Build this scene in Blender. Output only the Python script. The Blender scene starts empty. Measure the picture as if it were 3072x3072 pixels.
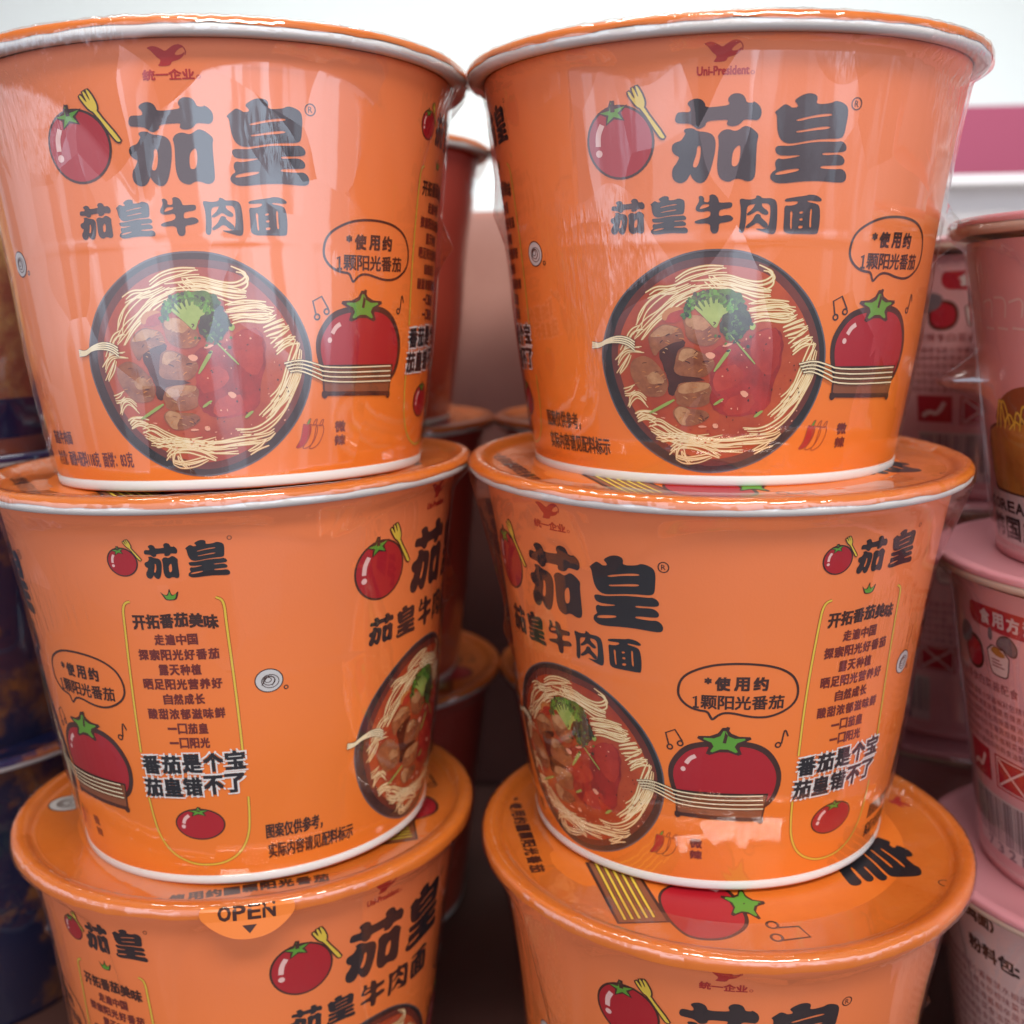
import bpy, bmesh, math, random
from mathutils import Vector, Matrix
from mathutils.geometry import tessellate_polygon
import numpy as np
random.seed(7)
sc = bpy.context.scene
COL = sc.collection
S = 0.0725            # one working unit = the radius of a cup's rim, in metres
ZO = 3.7060           # height of the lens above the shelf, in working units
R_ = math.radians

# ------------------------------------------------------------------ camera
cam = bpy.data.objects.new('camera', bpy.data.cameras.new('camera'))
COL.objects.link(cam)
cam.data.sensor_width = 36.0
cam.data.lens = 3433.85 / 3072 * 36
cam.data.clip_start = 0.01
cam.data.clip_end = 60
_p, _r, _y = 0.1766, -0.0189, -0.0225
_right = Vector((math.cos(_y), -math.sin(_y), 0))
_fwd = Vector((math.sin(_y) * math.cos(_p), math.cos(_y) * math.cos(_p), -math.sin(_p)))
_up = Vector((math.sin(_y) * math.sin(_p), math.cos(_y) * math.sin(_p), math.cos(_p)))
_r2 = _right * math.cos(_r) + _up * math.sin(_r)
_u2 = _up * math.cos(_r) - _right * math.sin(_r)
cam.matrix_world = Matrix(((_r2.x, _u2.x, -_fwd.x, 0), (_r2.y, _u2.y, -_fwd.y, 0), (_r2.z, _u2.z, -_fwd.z, ZO * S), (0, 0, 0, 1)))
cam.data.dof.use_dof = True
cam.data.dof.focus_distance = 3.95 * S
cam.data.dof.aperture_fstop = 11.5
sc.camera = cam
sc.view_settings.view_transform = 'Standard'
sc.view_settings.look = 'None'
sc.view_settings.exposure = 0.62
sc.view_settings.gamma = 1.0
sc.view_settings.use_curve_mapping = False
sc.cycles.max_bounces = 7
sc.cycles.transparent_max_bounces = 24
sc.cycles.glossy_bounces = 4
sc.cycles.caustics_reflective = False
sc.cycles.caustics_refractive = False

# ------------------------------------------------------------------ world: glow standing in for the unseen shop, bright above, dim towards the floor
w = bpy.data.worlds.new('World')
sc.world = w
w.use_nodes = True
nt = w.node_tree
bg = nt.nodes['Background']
tc = nt.nodes.new('ShaderNodeTexCoord')
sep = nt.nodes.new('ShaderNodeSeparateXYZ')
nt.links.new(tc.outputs['Generated'], sep.inputs[0])
def ramp_of(src, lo, hi, stops):
    m_ = nt.nodes.new('ShaderNodeMapRange')
    m_.inputs[1].default_value, m_.inputs[2].default_value = lo, hi
    r_ = nt.nodes.new('ShaderNodeValToRGB')
    nt.links.new(src, m_.inputs[0])
    nt.links.new(m_.outputs[0], r_.inputs[0])
    e_ = r_.color_ramp.elements
    e_[0].position, e_[0].color = stops[0][0], (*stops[0][1], 1)
    e_[1].position, e_[1].color = stops[-1][0], (*stops[-1][1], 1)
    for p_, c_ in stops[1:-1]:
        q_ = e_.new(p_)
        q_.color = (*c_, 1)
    return r_.outputs[0]
# added base glow: pinkish brown low down, pink near eye level to veil film
dim = ramp_of(sep.outputs['Z'], -1, 1, [(0, (.13, .09, .07)), (.22, (.06, .035, .03)), (.335, (.08, .045, .045)), (.385, (.42, .31, .35)), (.44, (.90, .70, .79)), (.50, (1.0, .82, .92)), (.62, (.85, .72, .80)), (1, (.7, .7, .7))])
# bright noise patches added for the film to mirror, from below eye level up
band = ramp_of(sep.outputs['Z'], -1, 1, [(.12, (.04, .03, .03)), (.20, (.11, .09, .085)), (.36, (.13, .11, .105)), (.42, (.5, .5, .5)), (.47, (1, 1, 1)), (.72, (1, 1, 1)), (.85, (.5, .5, .5))])
wn = nt.nodes.new('ShaderNodeTexNoise')
wn.inputs['Scale'].default_value = 0.85
wn.inputs['Detail'].default_value = 2.5
wmp = nt.nodes.new('ShaderNodeMapping')
wmp.inputs['Scale'].default_value = (2.6, 2.6, 1.3)
nt.links.new(tc.outputs['Generated'], wmp.inputs[0])
nt.links.new(wmp.outputs[0], wn.inputs['Vector'])
patch = ramp_of(wn.outputs['Fac'], .465, .505, [(0, (0, 0, 0)), (1, (0.75, 1.10, 1.35))])
vm = nt.nodes.new('ShaderNodeVectorMath')
vm.operation = 'MULTIPLY'
nt.links.new(band, vm.inputs[0])
nt.links.new(patch, vm.inputs[1])
va = nt.nodes.new('ShaderNodeVectorMath')
va.operation = 'ADD'
nt.links.new(dim, va.inputs[0])
nt.links.new(vm.outputs[0], va.inputs[1])
front = ramp_of(sep.outputs['Y'], -1, 1, [(.05, (1, 1, 1)), (.40, (.62, .62, .62)), (.62, (.30, .30, .30)), (1, (.25, .25, .25))])
vf = nt.nodes.new('ShaderNodeVectorMath')
vf.operation = 'MULTIPLY'
nt.links.new(va.outputs[0], vf.inputs[0])
nt.links.new(front, vf.inputs[1])
nt.links.new(vf.outputs[0], bg.inputs[0])
bg.inputs[1].default_value = 0.90

# ------------------------------------------------------------------ lamps: aisle lights above and in front of the shelf, added fills behind
def area(name, loc, target, size, power, col, sy=None):
    l = bpy.data.lights.new(name, 'AREA')
    l.energy = power
    l.color = col
    l.shape = 'RECTANGLE'
    l.size = size
    l.size_y = sy or size
    o = bpy.data.objects.new(name, l)
    COL.objects.link(o)
    o.location = loc
    d = Vector(target) - Vector(loc)
    o.rotation_euler = d.to_track_quat('-Z', 'Y').to_euler()
    return o
CZ = ZO * S
area('aisle_light', (0.25, -0.65, CZ + 1.20), (0.0, 0.35, CZ - 0.05), 1.2, 17.0, (1.0, 0.93, 0.86), 0.30)
area('shelf_light', (-0.2, 0.75, CZ + 1.40), (0.0, 0.55, CZ), 1.4, 9.0, (1.0, 0.97, 0.95), 0.30)
area('ceiling_fill', (0.3, 3.2, CZ + 0.55), (0.3, 3.4, CZ + 2.2), 6.0, 22.0, (0.95, 1.0, 0.97), 4.0)  # added unseen uplight that whitens the ceiling
area('wall_fill', (0.3, 4.4, CZ + 0.2), (0.3, 6.5, CZ + 0.7), 6.0, 52.0, (0.95, 1.0, 0.97), 1.0)  # added unseen lamp that brightens the far wall

# ------------------------------------------------------------------ materials
def mat(name, col, rough=0.5, spec=0.5, metal=0.0, noise=None, coat=0.0):
    """noise = (scale, amount, second colour)"""
    m = bpy.data.materials.new(name)
    m.use_nodes = True
    n = m.node_tree.nodes
    b = n['Principled BSDF']
    b.inputs['Base Color'].default_value = (*col, 1)
    b.inputs['Roughness'].default_value = rough
    b.inputs['Specular IOR Level'].default_value = spec
    b.inputs['Metallic'].default_value = metal
    b.inputs['Coat Weight'].default_value = coat
    if noise:
        t = n.new('ShaderNodeTexCoord')
        x = n.new('ShaderNodeTexNoise')
        x.inputs['Scale'].default_value = noise[0]
        x.inputs['Detail'].default_value = 6
        x.inputs['Roughness'].default_value = 0.65
        r = n.new('ShaderNodeValToRGB')
        r.color_ramp.elements[0].position = noise[1][0]
        r.color_ramp.elements[1].position = noise[1][1]
        r.color_ramp.elements[0].color = (*col, 1)
        r.color_ramp.elements[1].color = (*noise[2], 1)
        m.node_tree.links.new(t.outputs['Object'], x.inputs['Vector'])
        m.node_tree.links.new(x.outputs['Fac'], r.inputs[0])
        m.node_tree.links.new(r.outputs[0], b.inputs['Base Color'])
    return m

def grade_mat(name, stops, z0, z1, rough=0.42, spec=0.4, axis='Z'):
    """printed colour that grades along the object's own height"""
    m = bpy.data.materials.new(name)
    m.use_nodes = True
    n = m.node_tree.nodes
    L = m.node_tree.links
    b = n['Principled BSDF']
    b.inputs['Roughness'].default_value = rough
    b.inputs['Specular IOR Level'].default_value = spec
    t = n.new('ShaderNodeTexCoord')
    s = n.new('ShaderNodeSeparateXYZ')
    r = n.new('ShaderNodeMapRange')
    r.inputs[1].default_value = z0
    r.inputs[2].default_value = z1
    c = n.new('ShaderNodeValToRGB')
    L.new(t.outputs['Object'], s.inputs[0])
    L.new(s.outputs[axis], r.inputs[0])
    L.new(r.outputs[0], c.inputs[0])
    L.new(c.outputs[0], b.inputs['Base Color'])
    e = c.color_ramp.elements
    g = n.new('ShaderNodeTexNoise')
    g.inputs['Scale'].default_value = 1500
    g.inputs['Detail'].default_value = 3
    gb = n.new('ShaderNodeBump')
    gb.inputs['Strength'].default_value = .12
    gb.inputs['Distance'].default_value = .0003
    L.new(t.outputs['Object'], g.inputs['Vector'])
    L.new(g.outputs['Fac'], gb.inputs['Height'])
    L.new(gb.outputs[0], b.inputs['Normal'])
    e[0].position, e[0].color = stops[0][0], (*stops[0][1], 1)
    e[1].position, e[1].color = stops[-1][0], (*stops[-1][1], 1)
    for p, k in stops[1:-1]:
        q = e.new(p)
        q.color = (*k, 1)
    return m

M = {}
M['wall'] = grade_mat('printed_orange_card', [(0, (0.86, 0.205, 0.020)), (0.35, (0.86, 0.205, 0.030)), (1, (0.86, 0.225, 0.080))], 0, 1.5 * S)
M['red_wall'] = grade_mat('reddish_card', [(0, (0.58, 0.085, 0.040)), (1, (0.60, 0.100, 0.075))], 0, 1.5 * S)  # back-row walls, a deeper red than the front cups
M['white_card'] = mat('white_card', (0.72, 0.71, 0.66), 0.5)
M['lid'] = mat('orange_lid_foil', (0.68, 0.160, 0.018), 0.36, 0.5, noise=(90, (0.35, 0.75), (0.74, 0.195, 0.028)))
M['ink'] = mat('black_ink', (0.012, 0.013, 0.017), 0.45)
M['brown_ink'] = mat('dark_brown_ink', (0.045, 0.014, 0.010), 0.45)
M['maroon_ink'] = mat('maroon_ink', (0.16, 0.020, 0.014), 0.45)
M['red_ink'] = mat('red_ink', (0.46, 0.020, 0.016), 0.45)
M['tomato_red'] = mat('tomato_red_ink', (0.40, 0.010, 0.020), 0.40)
M['tomato_glow'] = mat('bright_red_ink', (0.55, 0.035, 0.030), 0.40)
M['white_ink'] = mat('white_ink', (0.80, 0.76, 0.70), 0.45)
M['pale_ink'] = mat('pale_pink_ink', (0.80, 0.50, 0.45), 0.45)
M['grey_ink'] = mat('pale_grey_ink', (0.58, 0.57, 0.55), 0.45)
M['green'] = mat('leaf_green_ink', (0.10, 0.32, 0.030), 0.45)
M['yellow'] = mat('yellow_ink', (0.72, 0.52, 0.055), 0.45)
M['board'] = mat('brown_board_ink', (0.24, 0.075, 0.030), 0.45)
M['orange_line'] = mat('rust_outline_ink', (0.40, 0.070, 0.020), 0.45)
M['rim_black'] = mat('black_bowl_ink', (0.014, 0.013, 0.014), 0.40, noise=(120, (0.45, 0.8), (0.035, 0.035, 0.04)))
M['rim_edge'] = mat('grey_bowl_edge_ink', (0.10, 0.10, 0.11), 0.40)
M['soup'] = mat('red_soup_ink', (0.56, 0.095, 0.022), 0.40, noise=(55, (0.30, 0.72), (0.30, 0.028, 0.014)))
M['soup_edge'] = mat('brown_soup_ink', (0.17, 0.035, 0.022), 0.40, noise=(60, (0.35, 0.70), (0.10, 0.020, 0.016)))
M['noodle'] = mat('noodle_ink', (0.80, 0.58, 0.24), 0.40, noise=(160, (0.35, 0.75), (0.70, 0.42, 0.13)))
M['noodle_pale'] = mat('pale_noodle_ink', (0.88, 0.76, 0.47), 0.40)
M['noodle_dark'] = mat('noodle_edge_ink', (0.50, 0.20, 0.06), 0.40)
M['beef'] = mat('beef_ink', (0.37, 0.125, 0.046), 0.40, noise=(240, (0.36, 0.66), (0.20, 0.055, 0.022)))
M['beef_lit'] = mat('seared_beef_ink', (0.55, 0.29, 0.13), 0.40, noise=(300, (0.36, 0.64), (0.38, 0.15, 0.055)))
M['gap'] = mat('deep_sauce_ink', (0.045, 0.010, 0.006), 0.40, noise=(120, (0.35, 0.7), (0.10, 0.015, 0.008)))
M['tom_chunk'] = mat('stewed_tomato_ink', (0.46, 0.026, 0.018), 0.40, noise=(110, (0.35, 0.65), (0.20, 0.012, 0.010)))
M['tom_chunk_lit'] = mat('glossy_tomato_ink', (0.50, 0.045, 0.022), 0.40, noise=(150, (0.35, 0.68), (0.33, 0.018, 0.012)))
M['tom_hi'] = mat('tomato_shine_ink', (0.80, 0.36, 0.22), 0.40)
M['onion'] = mat('onion_ink', (0.56, 0.20, 0.05), 0.40)
M['broc'] = mat('broccoli_ink', (0.090, 0.215, 0.030), 0.40, noise=(330, (0.38, 0.62), (0.022, 0.075, 0.015)))
M['broc_stalk'] = mat('broccoli_stalk_ink', (0.38, 0.50, 0.12), 0.40, noise=(140, (0.35, 0.7), (0.22, 0.36, 0.06)))
M['broc_dark'] = mat('dark_broccoli_ink', (0.010, 0.022, 0.012), 0.40, noise=(380, (0.40, 0.66), (0.040, 0.075, 0.030)))
M['herb'] = mat('herb_ink', (0.30, 0.40, 0.085), 0.40)

# outlines of the printed shapes, in label units
TR={'qie':[[[(-0.146,1.2505),(-0.1408,1.266),(-0.1307,1.2707),(-0.1008,1.2673),(-0.0992,1.2811),(-0.1108,1.2939),(-0.1025,1.3038),(-0.0846,1.3098),(-0.0683,1.3055),(-0.0584,1.293),(-0.0566,1.279),(0.0018,1.2837),(0.0129,1.2885),(0.0044,1.3025),(0.0152,1.3176),(0.0311,1.3212),(0.0473,1.3167),(0.0558,1.3046),(0.059,1.2915),(0.0791,1.2904),(0.0782,1.2956),(0.0906,1.2885),(0.1029,1.2729),(0.104,1.2521),(0.095,1.2366),(0.0751,1.2394),(0.0537,1.2408),(0.046,1.2288),(0.0315,1.2204),(0.0118,1.2209),(0.0034,1.2282),(0.0096,1.2402),(-0.0101,1.2408),(-0.0544,1.2382),(-0.0558,1.225),(-0.0657,1.2184),(-0.0789,1.2137),(-0.0974,1.2304),(-0.1091,1.2337),(-0.1377,1.2353),(-0.1444,1.2406)]],[[(-0.1209,1.2122),(-0.1141,1.2189),(-0.0923,1.2189),(-0.0805,1.2085),(-0.0555,1.2057),(-0.0355,1.1979),(-0.0258,1.1783),(-0.0261,1.15),(-0.0306,1.1218),(-0.04,1.0828),(-0.0516,1.0543),(-0.067,1.0439),(-0.0844,1.0499),(-0.0968,1.0666),(-0.1003,1.0776),(-0.1089,1.058),(-0.123,1.0476),(-0.1389,1.0482),(-0.1531,1.0597),(-0.1575,1.0799),(-0.1526,1.0995),(-0.1455,1.1064),(-0.1385,1.1187),(-0.1325,1.131),(-0.147,1.137),(-0.1566,1.1518),(-0.1554,1.1696),(-0.1432,1.1779),(-0.1278,1.1807),(-0.1175,1.1979),(-0.1141,1.203)],[(-0.0691,1.1639),(-0.0802,1.1626),(-0.0817,1.1378),(-0.0918,1.1096),(-0.0927,1.0971),(-0.082,1.0949),(-0.0746,1.1089),(-0.0688,1.1373)]],[[(-0.0204,1.1922),(-0.0092,1.2076),(0.0104,1.2129),(0.0288,1.2048),(0.0418,1.2097),(0.0562,1.2216),(0.0728,1.2178),(0.0919,1.2019),(0.0991,1.1913),(0.0956,1.1756),(0.0948,1.1474),(0.0954,1.105),(0.0953,1.0622),(0.0845,1.0497),(0.0691,1.0481),(0.0532,1.0556),(0.0394,1.0576),(0.0293,1.0542),(0.0192,1.0472),(0.0019,1.0501),(-0.0139,1.0623),(-0.0204,1.093),(-0.0189,1.1285),(-0.0164,1.1639),(-0.0179,1.185)],[(0.0471,1.1623),(0.0372,1.159),(0.026,1.1451),(0.0228,1.1204),(0.0236,1.0972),(0.0329,1.0953),(0.0428,1.1022),(0.0484,1.1305)]]],
'huang':[[[(0.1399,1.2605),(0.1555,1.2743),(0.1696,1.287),(0.1834,1.2813),(0.1907,1.2744),(0.2091,1.277),(0.2066,1.2866),(0.1956,1.2968),(0.2129,1.3107),(0.2325,1.3196),(0.2566,1.3184),(0.2666,1.3066),(0.2618,1.2858),(0.3094,1.2906),(0.3229,1.2997),(0.3457,1.2954),(0.3656,1.2824),(0.3692,1.2563),(0.3667,1.2247),(0.3648,1.1964),(0.3548,1.1836),(0.315,1.1824),(0.264,1.1778),(0.2186,1.1684),(0.1875,1.1647),(0.166,1.1752),(0.1541,1.1997),(0.1502,1.231),(0.1485,1.2553)],[(0.2038,1.2389),(0.2129,1.2331),(0.2571,1.2459),(0.3176,1.2527),(0.3168,1.2596),(0.2914,1.2589),(0.2564,1.2521)],[(0.2085,1.2041),(0.2108,1.1982),(0.254,1.2057),(0.315,1.2131),(0.314,1.2211),(0.2778,1.2177),(0.2326,1.2078)]],[[(0.1512,1.1435),(0.1511,1.1541),(0.1603,1.1594),(0.1951,1.1577),(0.24,1.1669),(0.2827,1.1729),(0.3465,1.1738),(0.3577,1.1767),(0.3727,1.1683),(0.3795,1.1543),(0.3742,1.1434),(0.3432,1.1396),(0.3014,1.1386),(0.2976,1.1325),(0.3099,1.1309),(0.3517,1.1348),(0.3683,1.1289),(0.3783,1.1149),(0.3741,1.1022),(0.3564,1.0999),(0.3005,1.0979),(0.2956,1.0914),(0.3035,1.0887),(0.3502,1.0871),(0.3698,1.0902),(0.3856,1.0791),(0.3912,1.0611),(0.3841,1.0464),(0.3556,1.0457),(0.2964,1.05),(0.2406,1.0476),(0.1868,1.0409),(0.16,1.042),(0.1435,1.0528),(0.1399,1.0654),(0.1471,1.0779),(0.1588,1.085),(0.1537,1.0975),(0.1534,1.1117),(0.1632,1.1205),(0.174,1.1159),(0.2278,1.1261),(0.2274,1.1304),(0.187,1.1276),(0.159,1.1301)],[(0.1546,1.0707),(0.1628,1.0778),(0.194,1.085),(0.2295,1.0888),(0.2302,1.0816),(0.195,1.0725),(0.1601,1.0671)]]],
'niu':[[[(-0.0752,1.0042),(-0.063,1.0056),(-0.0558,0.9945),(-0.0592,0.9855),(-0.0416,0.9832),(-0.0402,0.9996),(-0.042,1.0051),(-0.0317,1.0103),(-0.0176,1.0027),(-0.012,0.988),(-0.0108,0.9807),(0.0282,0.9836),(0.0304,0.9726),(0.0254,0.9636),(-0.006,0.9605),(-0.011,0.9514),(-0.0107,0.9368),(0.0191,0.9436),(0.0335,0.9342),(0.0338,0.925),(0.0128,0.918),(-0.0101,0.9165),(-0.0096,0.8962),(-0.0146,0.8833),(-0.0289,0.8817),(-0.0363,0.893),(-0.0368,0.917),(-0.0795,0.9142),(-0.0886,0.9218),(-0.0725,0.9288),(-0.0371,0.9354),(-0.0358,0.9574),(-0.0657,0.9526),(-0.0818,0.9567),(-0.0836,0.9678),(-0.075,0.9822),(-0.0715,0.9913)],[(-0.0591,0.9781),(-0.0397,0.9777),(-0.0413,0.9704),(-0.0624,0.9636),(-0.0712,0.9619),(-0.0678,0.971)]]],
'rou':[[[(0.0507,0.9887),(0.0557,0.9948),(0.0769,0.9894),(0.1013,0.9928),(0.1024,1.0051),(0.1149,1.0007),(0.1206,0.9934),(0.1506,0.995),(0.1674,0.9841),(0.1711,0.9458),(0.1717,0.8943),(0.1655,0.8777),(0.147,0.8804),(0.0954,0.8985),(0.1389,0.8945),(0.147,0.9092),(0.1497,0.9532),(0.1453,0.9769),(0.1232,0.9788),(0.1021,0.9761),(0.0811,0.9738),(0.0745,0.9647),(0.0744,0.9281),(0.0707,0.8914),(0.064,0.8822),(0.0549,0.886),(0.0527,0.8953),(0.0567,0.9284),(0.0569,0.9649)]],[[(0.1035,0.9826),(0.1212,0.9825),(0.1202,0.9679),(0.1433,0.9514),(0.1415,0.9404),(0.1253,0.9423),(0.1085,0.9564),(0.0965,0.947),(0.0792,0.9384),(0.0737,0.9446),(0.0924,0.9591)]],[[(0.1037,0.9462),(0.12,0.9405),(0.1186,0.9332),(0.1432,0.9129),(0.144,0.9),(0.1314,0.8982),(0.1105,0.9186),(0.095,0.9059),(0.0758,0.8969),(0.0719,0.9043),(0.0942,0.9224)]]],
'mian':[[[(0.1906,0.9877),(0.1975,0.9931),(0.23,0.9987),(0.2594,1.0025),(0.2685,1.0062),(0.2934,1.0046),(0.3141,0.9921),(0.3112,0.983),(0.2683,0.988),(0.2631,0.9825),(0.2962,0.9773),(0.3088,0.9683),(0.3139,0.9279),(0.3119,0.8834),(0.3045,0.8778),(0.2554,0.8795),(0.2099,0.8795),(0.1963,0.8869),(0.1936,0.898),(0.1937,0.9457),(0.1918,0.9713),(0.2102,0.9695),(0.232,0.975),(0.2366,0.986),(0.1947,0.9822)],[(0.2114,0.9549),(0.2209,0.9512),(0.2191,0.9274),(0.2218,0.8942),(0.2153,0.8961),(0.2136,0.9274)],[(0.2415,0.9513),(0.2545,0.9532),(0.254,0.9458),(0.2421,0.944)],[(0.2434,0.9293),(0.2546,0.9312),(0.2554,0.922),(0.244,0.9219)],[(0.2417,0.9053),(0.2567,0.9072),(0.2576,0.898),(0.2425,0.8961)],[(0.2766,0.9606),(0.2843,0.9607),(0.2837,0.9276),(0.2864,0.9),(0.2787,0.8999),(0.2779,0.9276)]]],
'bird':[[[(-0.0638,1.4693),(-0.0576,1.4734),(-0.0464,1.4758),(-0.0352,1.4729),(-0.0239,1.4664),(-0.0132,1.4583),(-0.0016,1.4684),(0.012,1.4776),(0.0245,1.4793),(0.0343,1.476),(0.038,1.4714),(0.0263,1.4665),(0.0155,1.4564),(0.0116,1.449),(0.0166,1.4466),(0.0256,1.4478),(0.0339,1.4513),(0.0399,1.4579),(0.0369,1.4467),(0.0275,1.4364),(0.0164,1.4315),(0.0017,1.4283),(-0.0022,1.4171),(-0.0185,1.4147),(-0.0384,1.4156),(-0.0328,1.4222),(-0.028,1.4311),(-0.0317,1.4373),(-0.0388,1.4422),(-0.0475,1.4548),(-0.0561,1.4651)]]],
'bubble':[[[(0.4578,0.8854),(0.4797,0.9035),(0.5203,0.9242),(0.5685,0.9379),(0.6275,0.9426),(0.6817,0.9408),(0.7373,0.9328),(0.7835,0.9174),(0.8205,0.8921),(0.8397,0.8613),(0.8475,0.8281),(0.8443,0.796),(0.8254,0.7686),(0.7912,0.747),(0.751,0.7333),(0.7076,0.7319),(0.6644,0.7392),(0.6358,0.7473),(0.6076,0.7508),(0.5881,0.7479),(0.5716,0.7375),(0.5553,0.7203),(0.5493,0.7315),(0.539,0.7537),(0.5123,0.7552),(0.4812,0.764),(0.4556,0.7828),(0.4399,0.8072),(0.4379,0.833),(0.444,0.8629)]]],
'note':[[[(0.4096,0.6001)],[(0.4465,0.6183)],[(0.4051,0.6113),(0.3949,0.6549),(0.4279,0.6717),(0.4538,0.6275)],[(0.7906,0.6185)],[(0.8025,0.6225),(0.8091,0.6733),(0.815,0.6761),(0.8248,0.6503)]]],
'tom2':[[[(0.4241,0.4535),(0.42,0.5086),(0.4364,0.5481),(0.4687,0.589),(0.5121,0.6098),(0.5982,0.6197),(0.6851,0.6153),(0.7398,0.5901),(0.7763,0.5442),(0.7956,0.4953),(0.7944,0.4431),(0.7767,0.3954),(0.7444,0.3657),(0.6555,0.3399),(0.5322,0.3384),(0.4546,0.3729)]]],
'tom2hi':[[[(0.4677,0.54),(0.4807,0.5617),(0.501,0.5737)],[(0.4575,0.5169)]]],
'tom2cal':[[[(0.5996,0.6198)]]],
'board':[[[(0.4337,0.4212),(0.7629,0.4135),(0.7493,0.3143),(0.4376,0.3301)]]],
'strings':[[[(0.2836,0.4405),(0.3384,0.4519),(0.3929,0.4371),(0.4465,0.4168),(0.7486,0.4144)],[(0.2901,0.4308),(0.338,0.4396),(0.3926,0.4223),(0.4465,0.3995),(0.7502,0.3959)],[(0.2966,0.4212),(0.3376,0.4272),(0.3924,0.4075),(0.4465,0.3822),(0.7517,0.3774)],[(0.303,0.4114),(0.3372,0.4148),(0.3921,0.3926),(0.4464,0.3649),(0.7533,0.3587)]]],
'chili':[[[(0.3509,0.2163),(0.3545,0.2209),(0.3642,0.2159),(0.3768,0.2199),(0.3829,0.2103),(0.3818,0.1917),(0.3743,0.1718),(0.3639,0.1528),(0.3492,0.1398),(0.3301,0.1334),(0.32,0.1358),(0.3322,0.1509),(0.3415,0.1683),(0.3465,0.1909)]]],
'stem':[[[(0.3658,0.2223),(0.3745,0.2362),(0.3828,0.2393),(0.3799,0.2311),(0.3768,0.2183),(0.3656,0.2154)]]],
'weila':[[[(0.4842,0.221),(0.5304,0.1814)],[(0.4847,0.169),(0.5315,0.1322)]]],
'crown':[[[(-0.0474,1.2059),(-0.0356,1.1926),(-0.0233,1.1911),(-0.0151,1.2196),(-0.0108,1.1921),(-0.0008,1.1918),(0.0146,1.2082),(0.008,1.181),(0.0013,1.172),(-0.017,1.1699),(-0.0325,1.1729),(-0.0385,1.1874)]]],
'fork':[[[(-0.2875,1.3433),(-0.2817,1.3486),(-0.2685,1.3253),(-0.2636,1.3243),(-0.2745,1.3562),(-0.2684,1.3589),(-0.2558,1.3292),(-0.2526,1.3299),(-0.2623,1.3628),(-0.2557,1.3615),(-0.2436,1.3397),(-0.2355,1.3172),(-0.2352,1.3015),(-0.2389,1.2932),(-0.1744,1.1986),(-0.1817,1.1928),(-0.1929,1.2002),(-0.2455,1.2907),(-0.2613,1.3005),(-0.2744,1.3201)]]],
'strandL':[[[(-0.466,0.514),(-0.4323,0.5078),(-0.4039,0.5244),(-0.356,0.5387),(-0.3161,0.5325),(-0.2922,0.5171)],[(-0.4664,0.5075),(-0.4325,0.5042),(-0.4041,0.5207),(-0.3563,0.5315),(-0.3164,0.5244),(-0.2925,0.5072)],[(-0.4669,0.5011),(-0.4327,0.5005),(-0.4043,0.5171),(-0.3567,0.5242),(-0.3167,0.5163),(-0.2928,0.4973)],[(-0.4676,0.4946),(-0.4331,0.4968),(-0.4045,0.5134),(-0.357,0.517),(-0.317,0.5081),(-0.2933,0.4873)]]],
'rimo':[[[(-0.0233,0.8342),(0.0803,0.8267),(0.1736,0.7841),(0.2562,0.7202),(0.3283,0.6381),(0.3804,0.5237),(0.3921,0.4254),(0.3781,0.3261),(0.3286,0.2267),(0.2414,0.1363),(0.1364,0.077),(0.0002,0.0459),(-0.1237,0.0594),(-0.2398,0.1115),(-0.3367,0.192),(-0.4012,0.2927),(-0.4327,0.4131),(-0.4307,0.4918),(-0.4007,0.5833),(-0.3504,0.6684),(-0.2718,0.7422),(-0.1825,0.7967),(-0.1027,0.825)]]],
'rimi':[[[(-0.0226,0.8069),(0.061,0.8018),(0.157,0.78),(0.2391,0.7117),(0.311,0.6209),(0.356,0.5153),(0.3658,0.426),(0.3456,0.3317),(0.2955,0.2416),(0.2137,0.1603),(0.1199,0.1008),(-0.0006,0.072),(-0.1087,0.0884),(-0.213,0.1413),(-0.2978,0.213),(-0.3559,0.3042),(-0.3881,0.4146),(-0.3897,0.4927),(-0.3644,0.5791),(-0.3116,0.6638),(-0.2403,0.7332),(-0.157,0.7835),(-0.0901,0.8016)]]],
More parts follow.
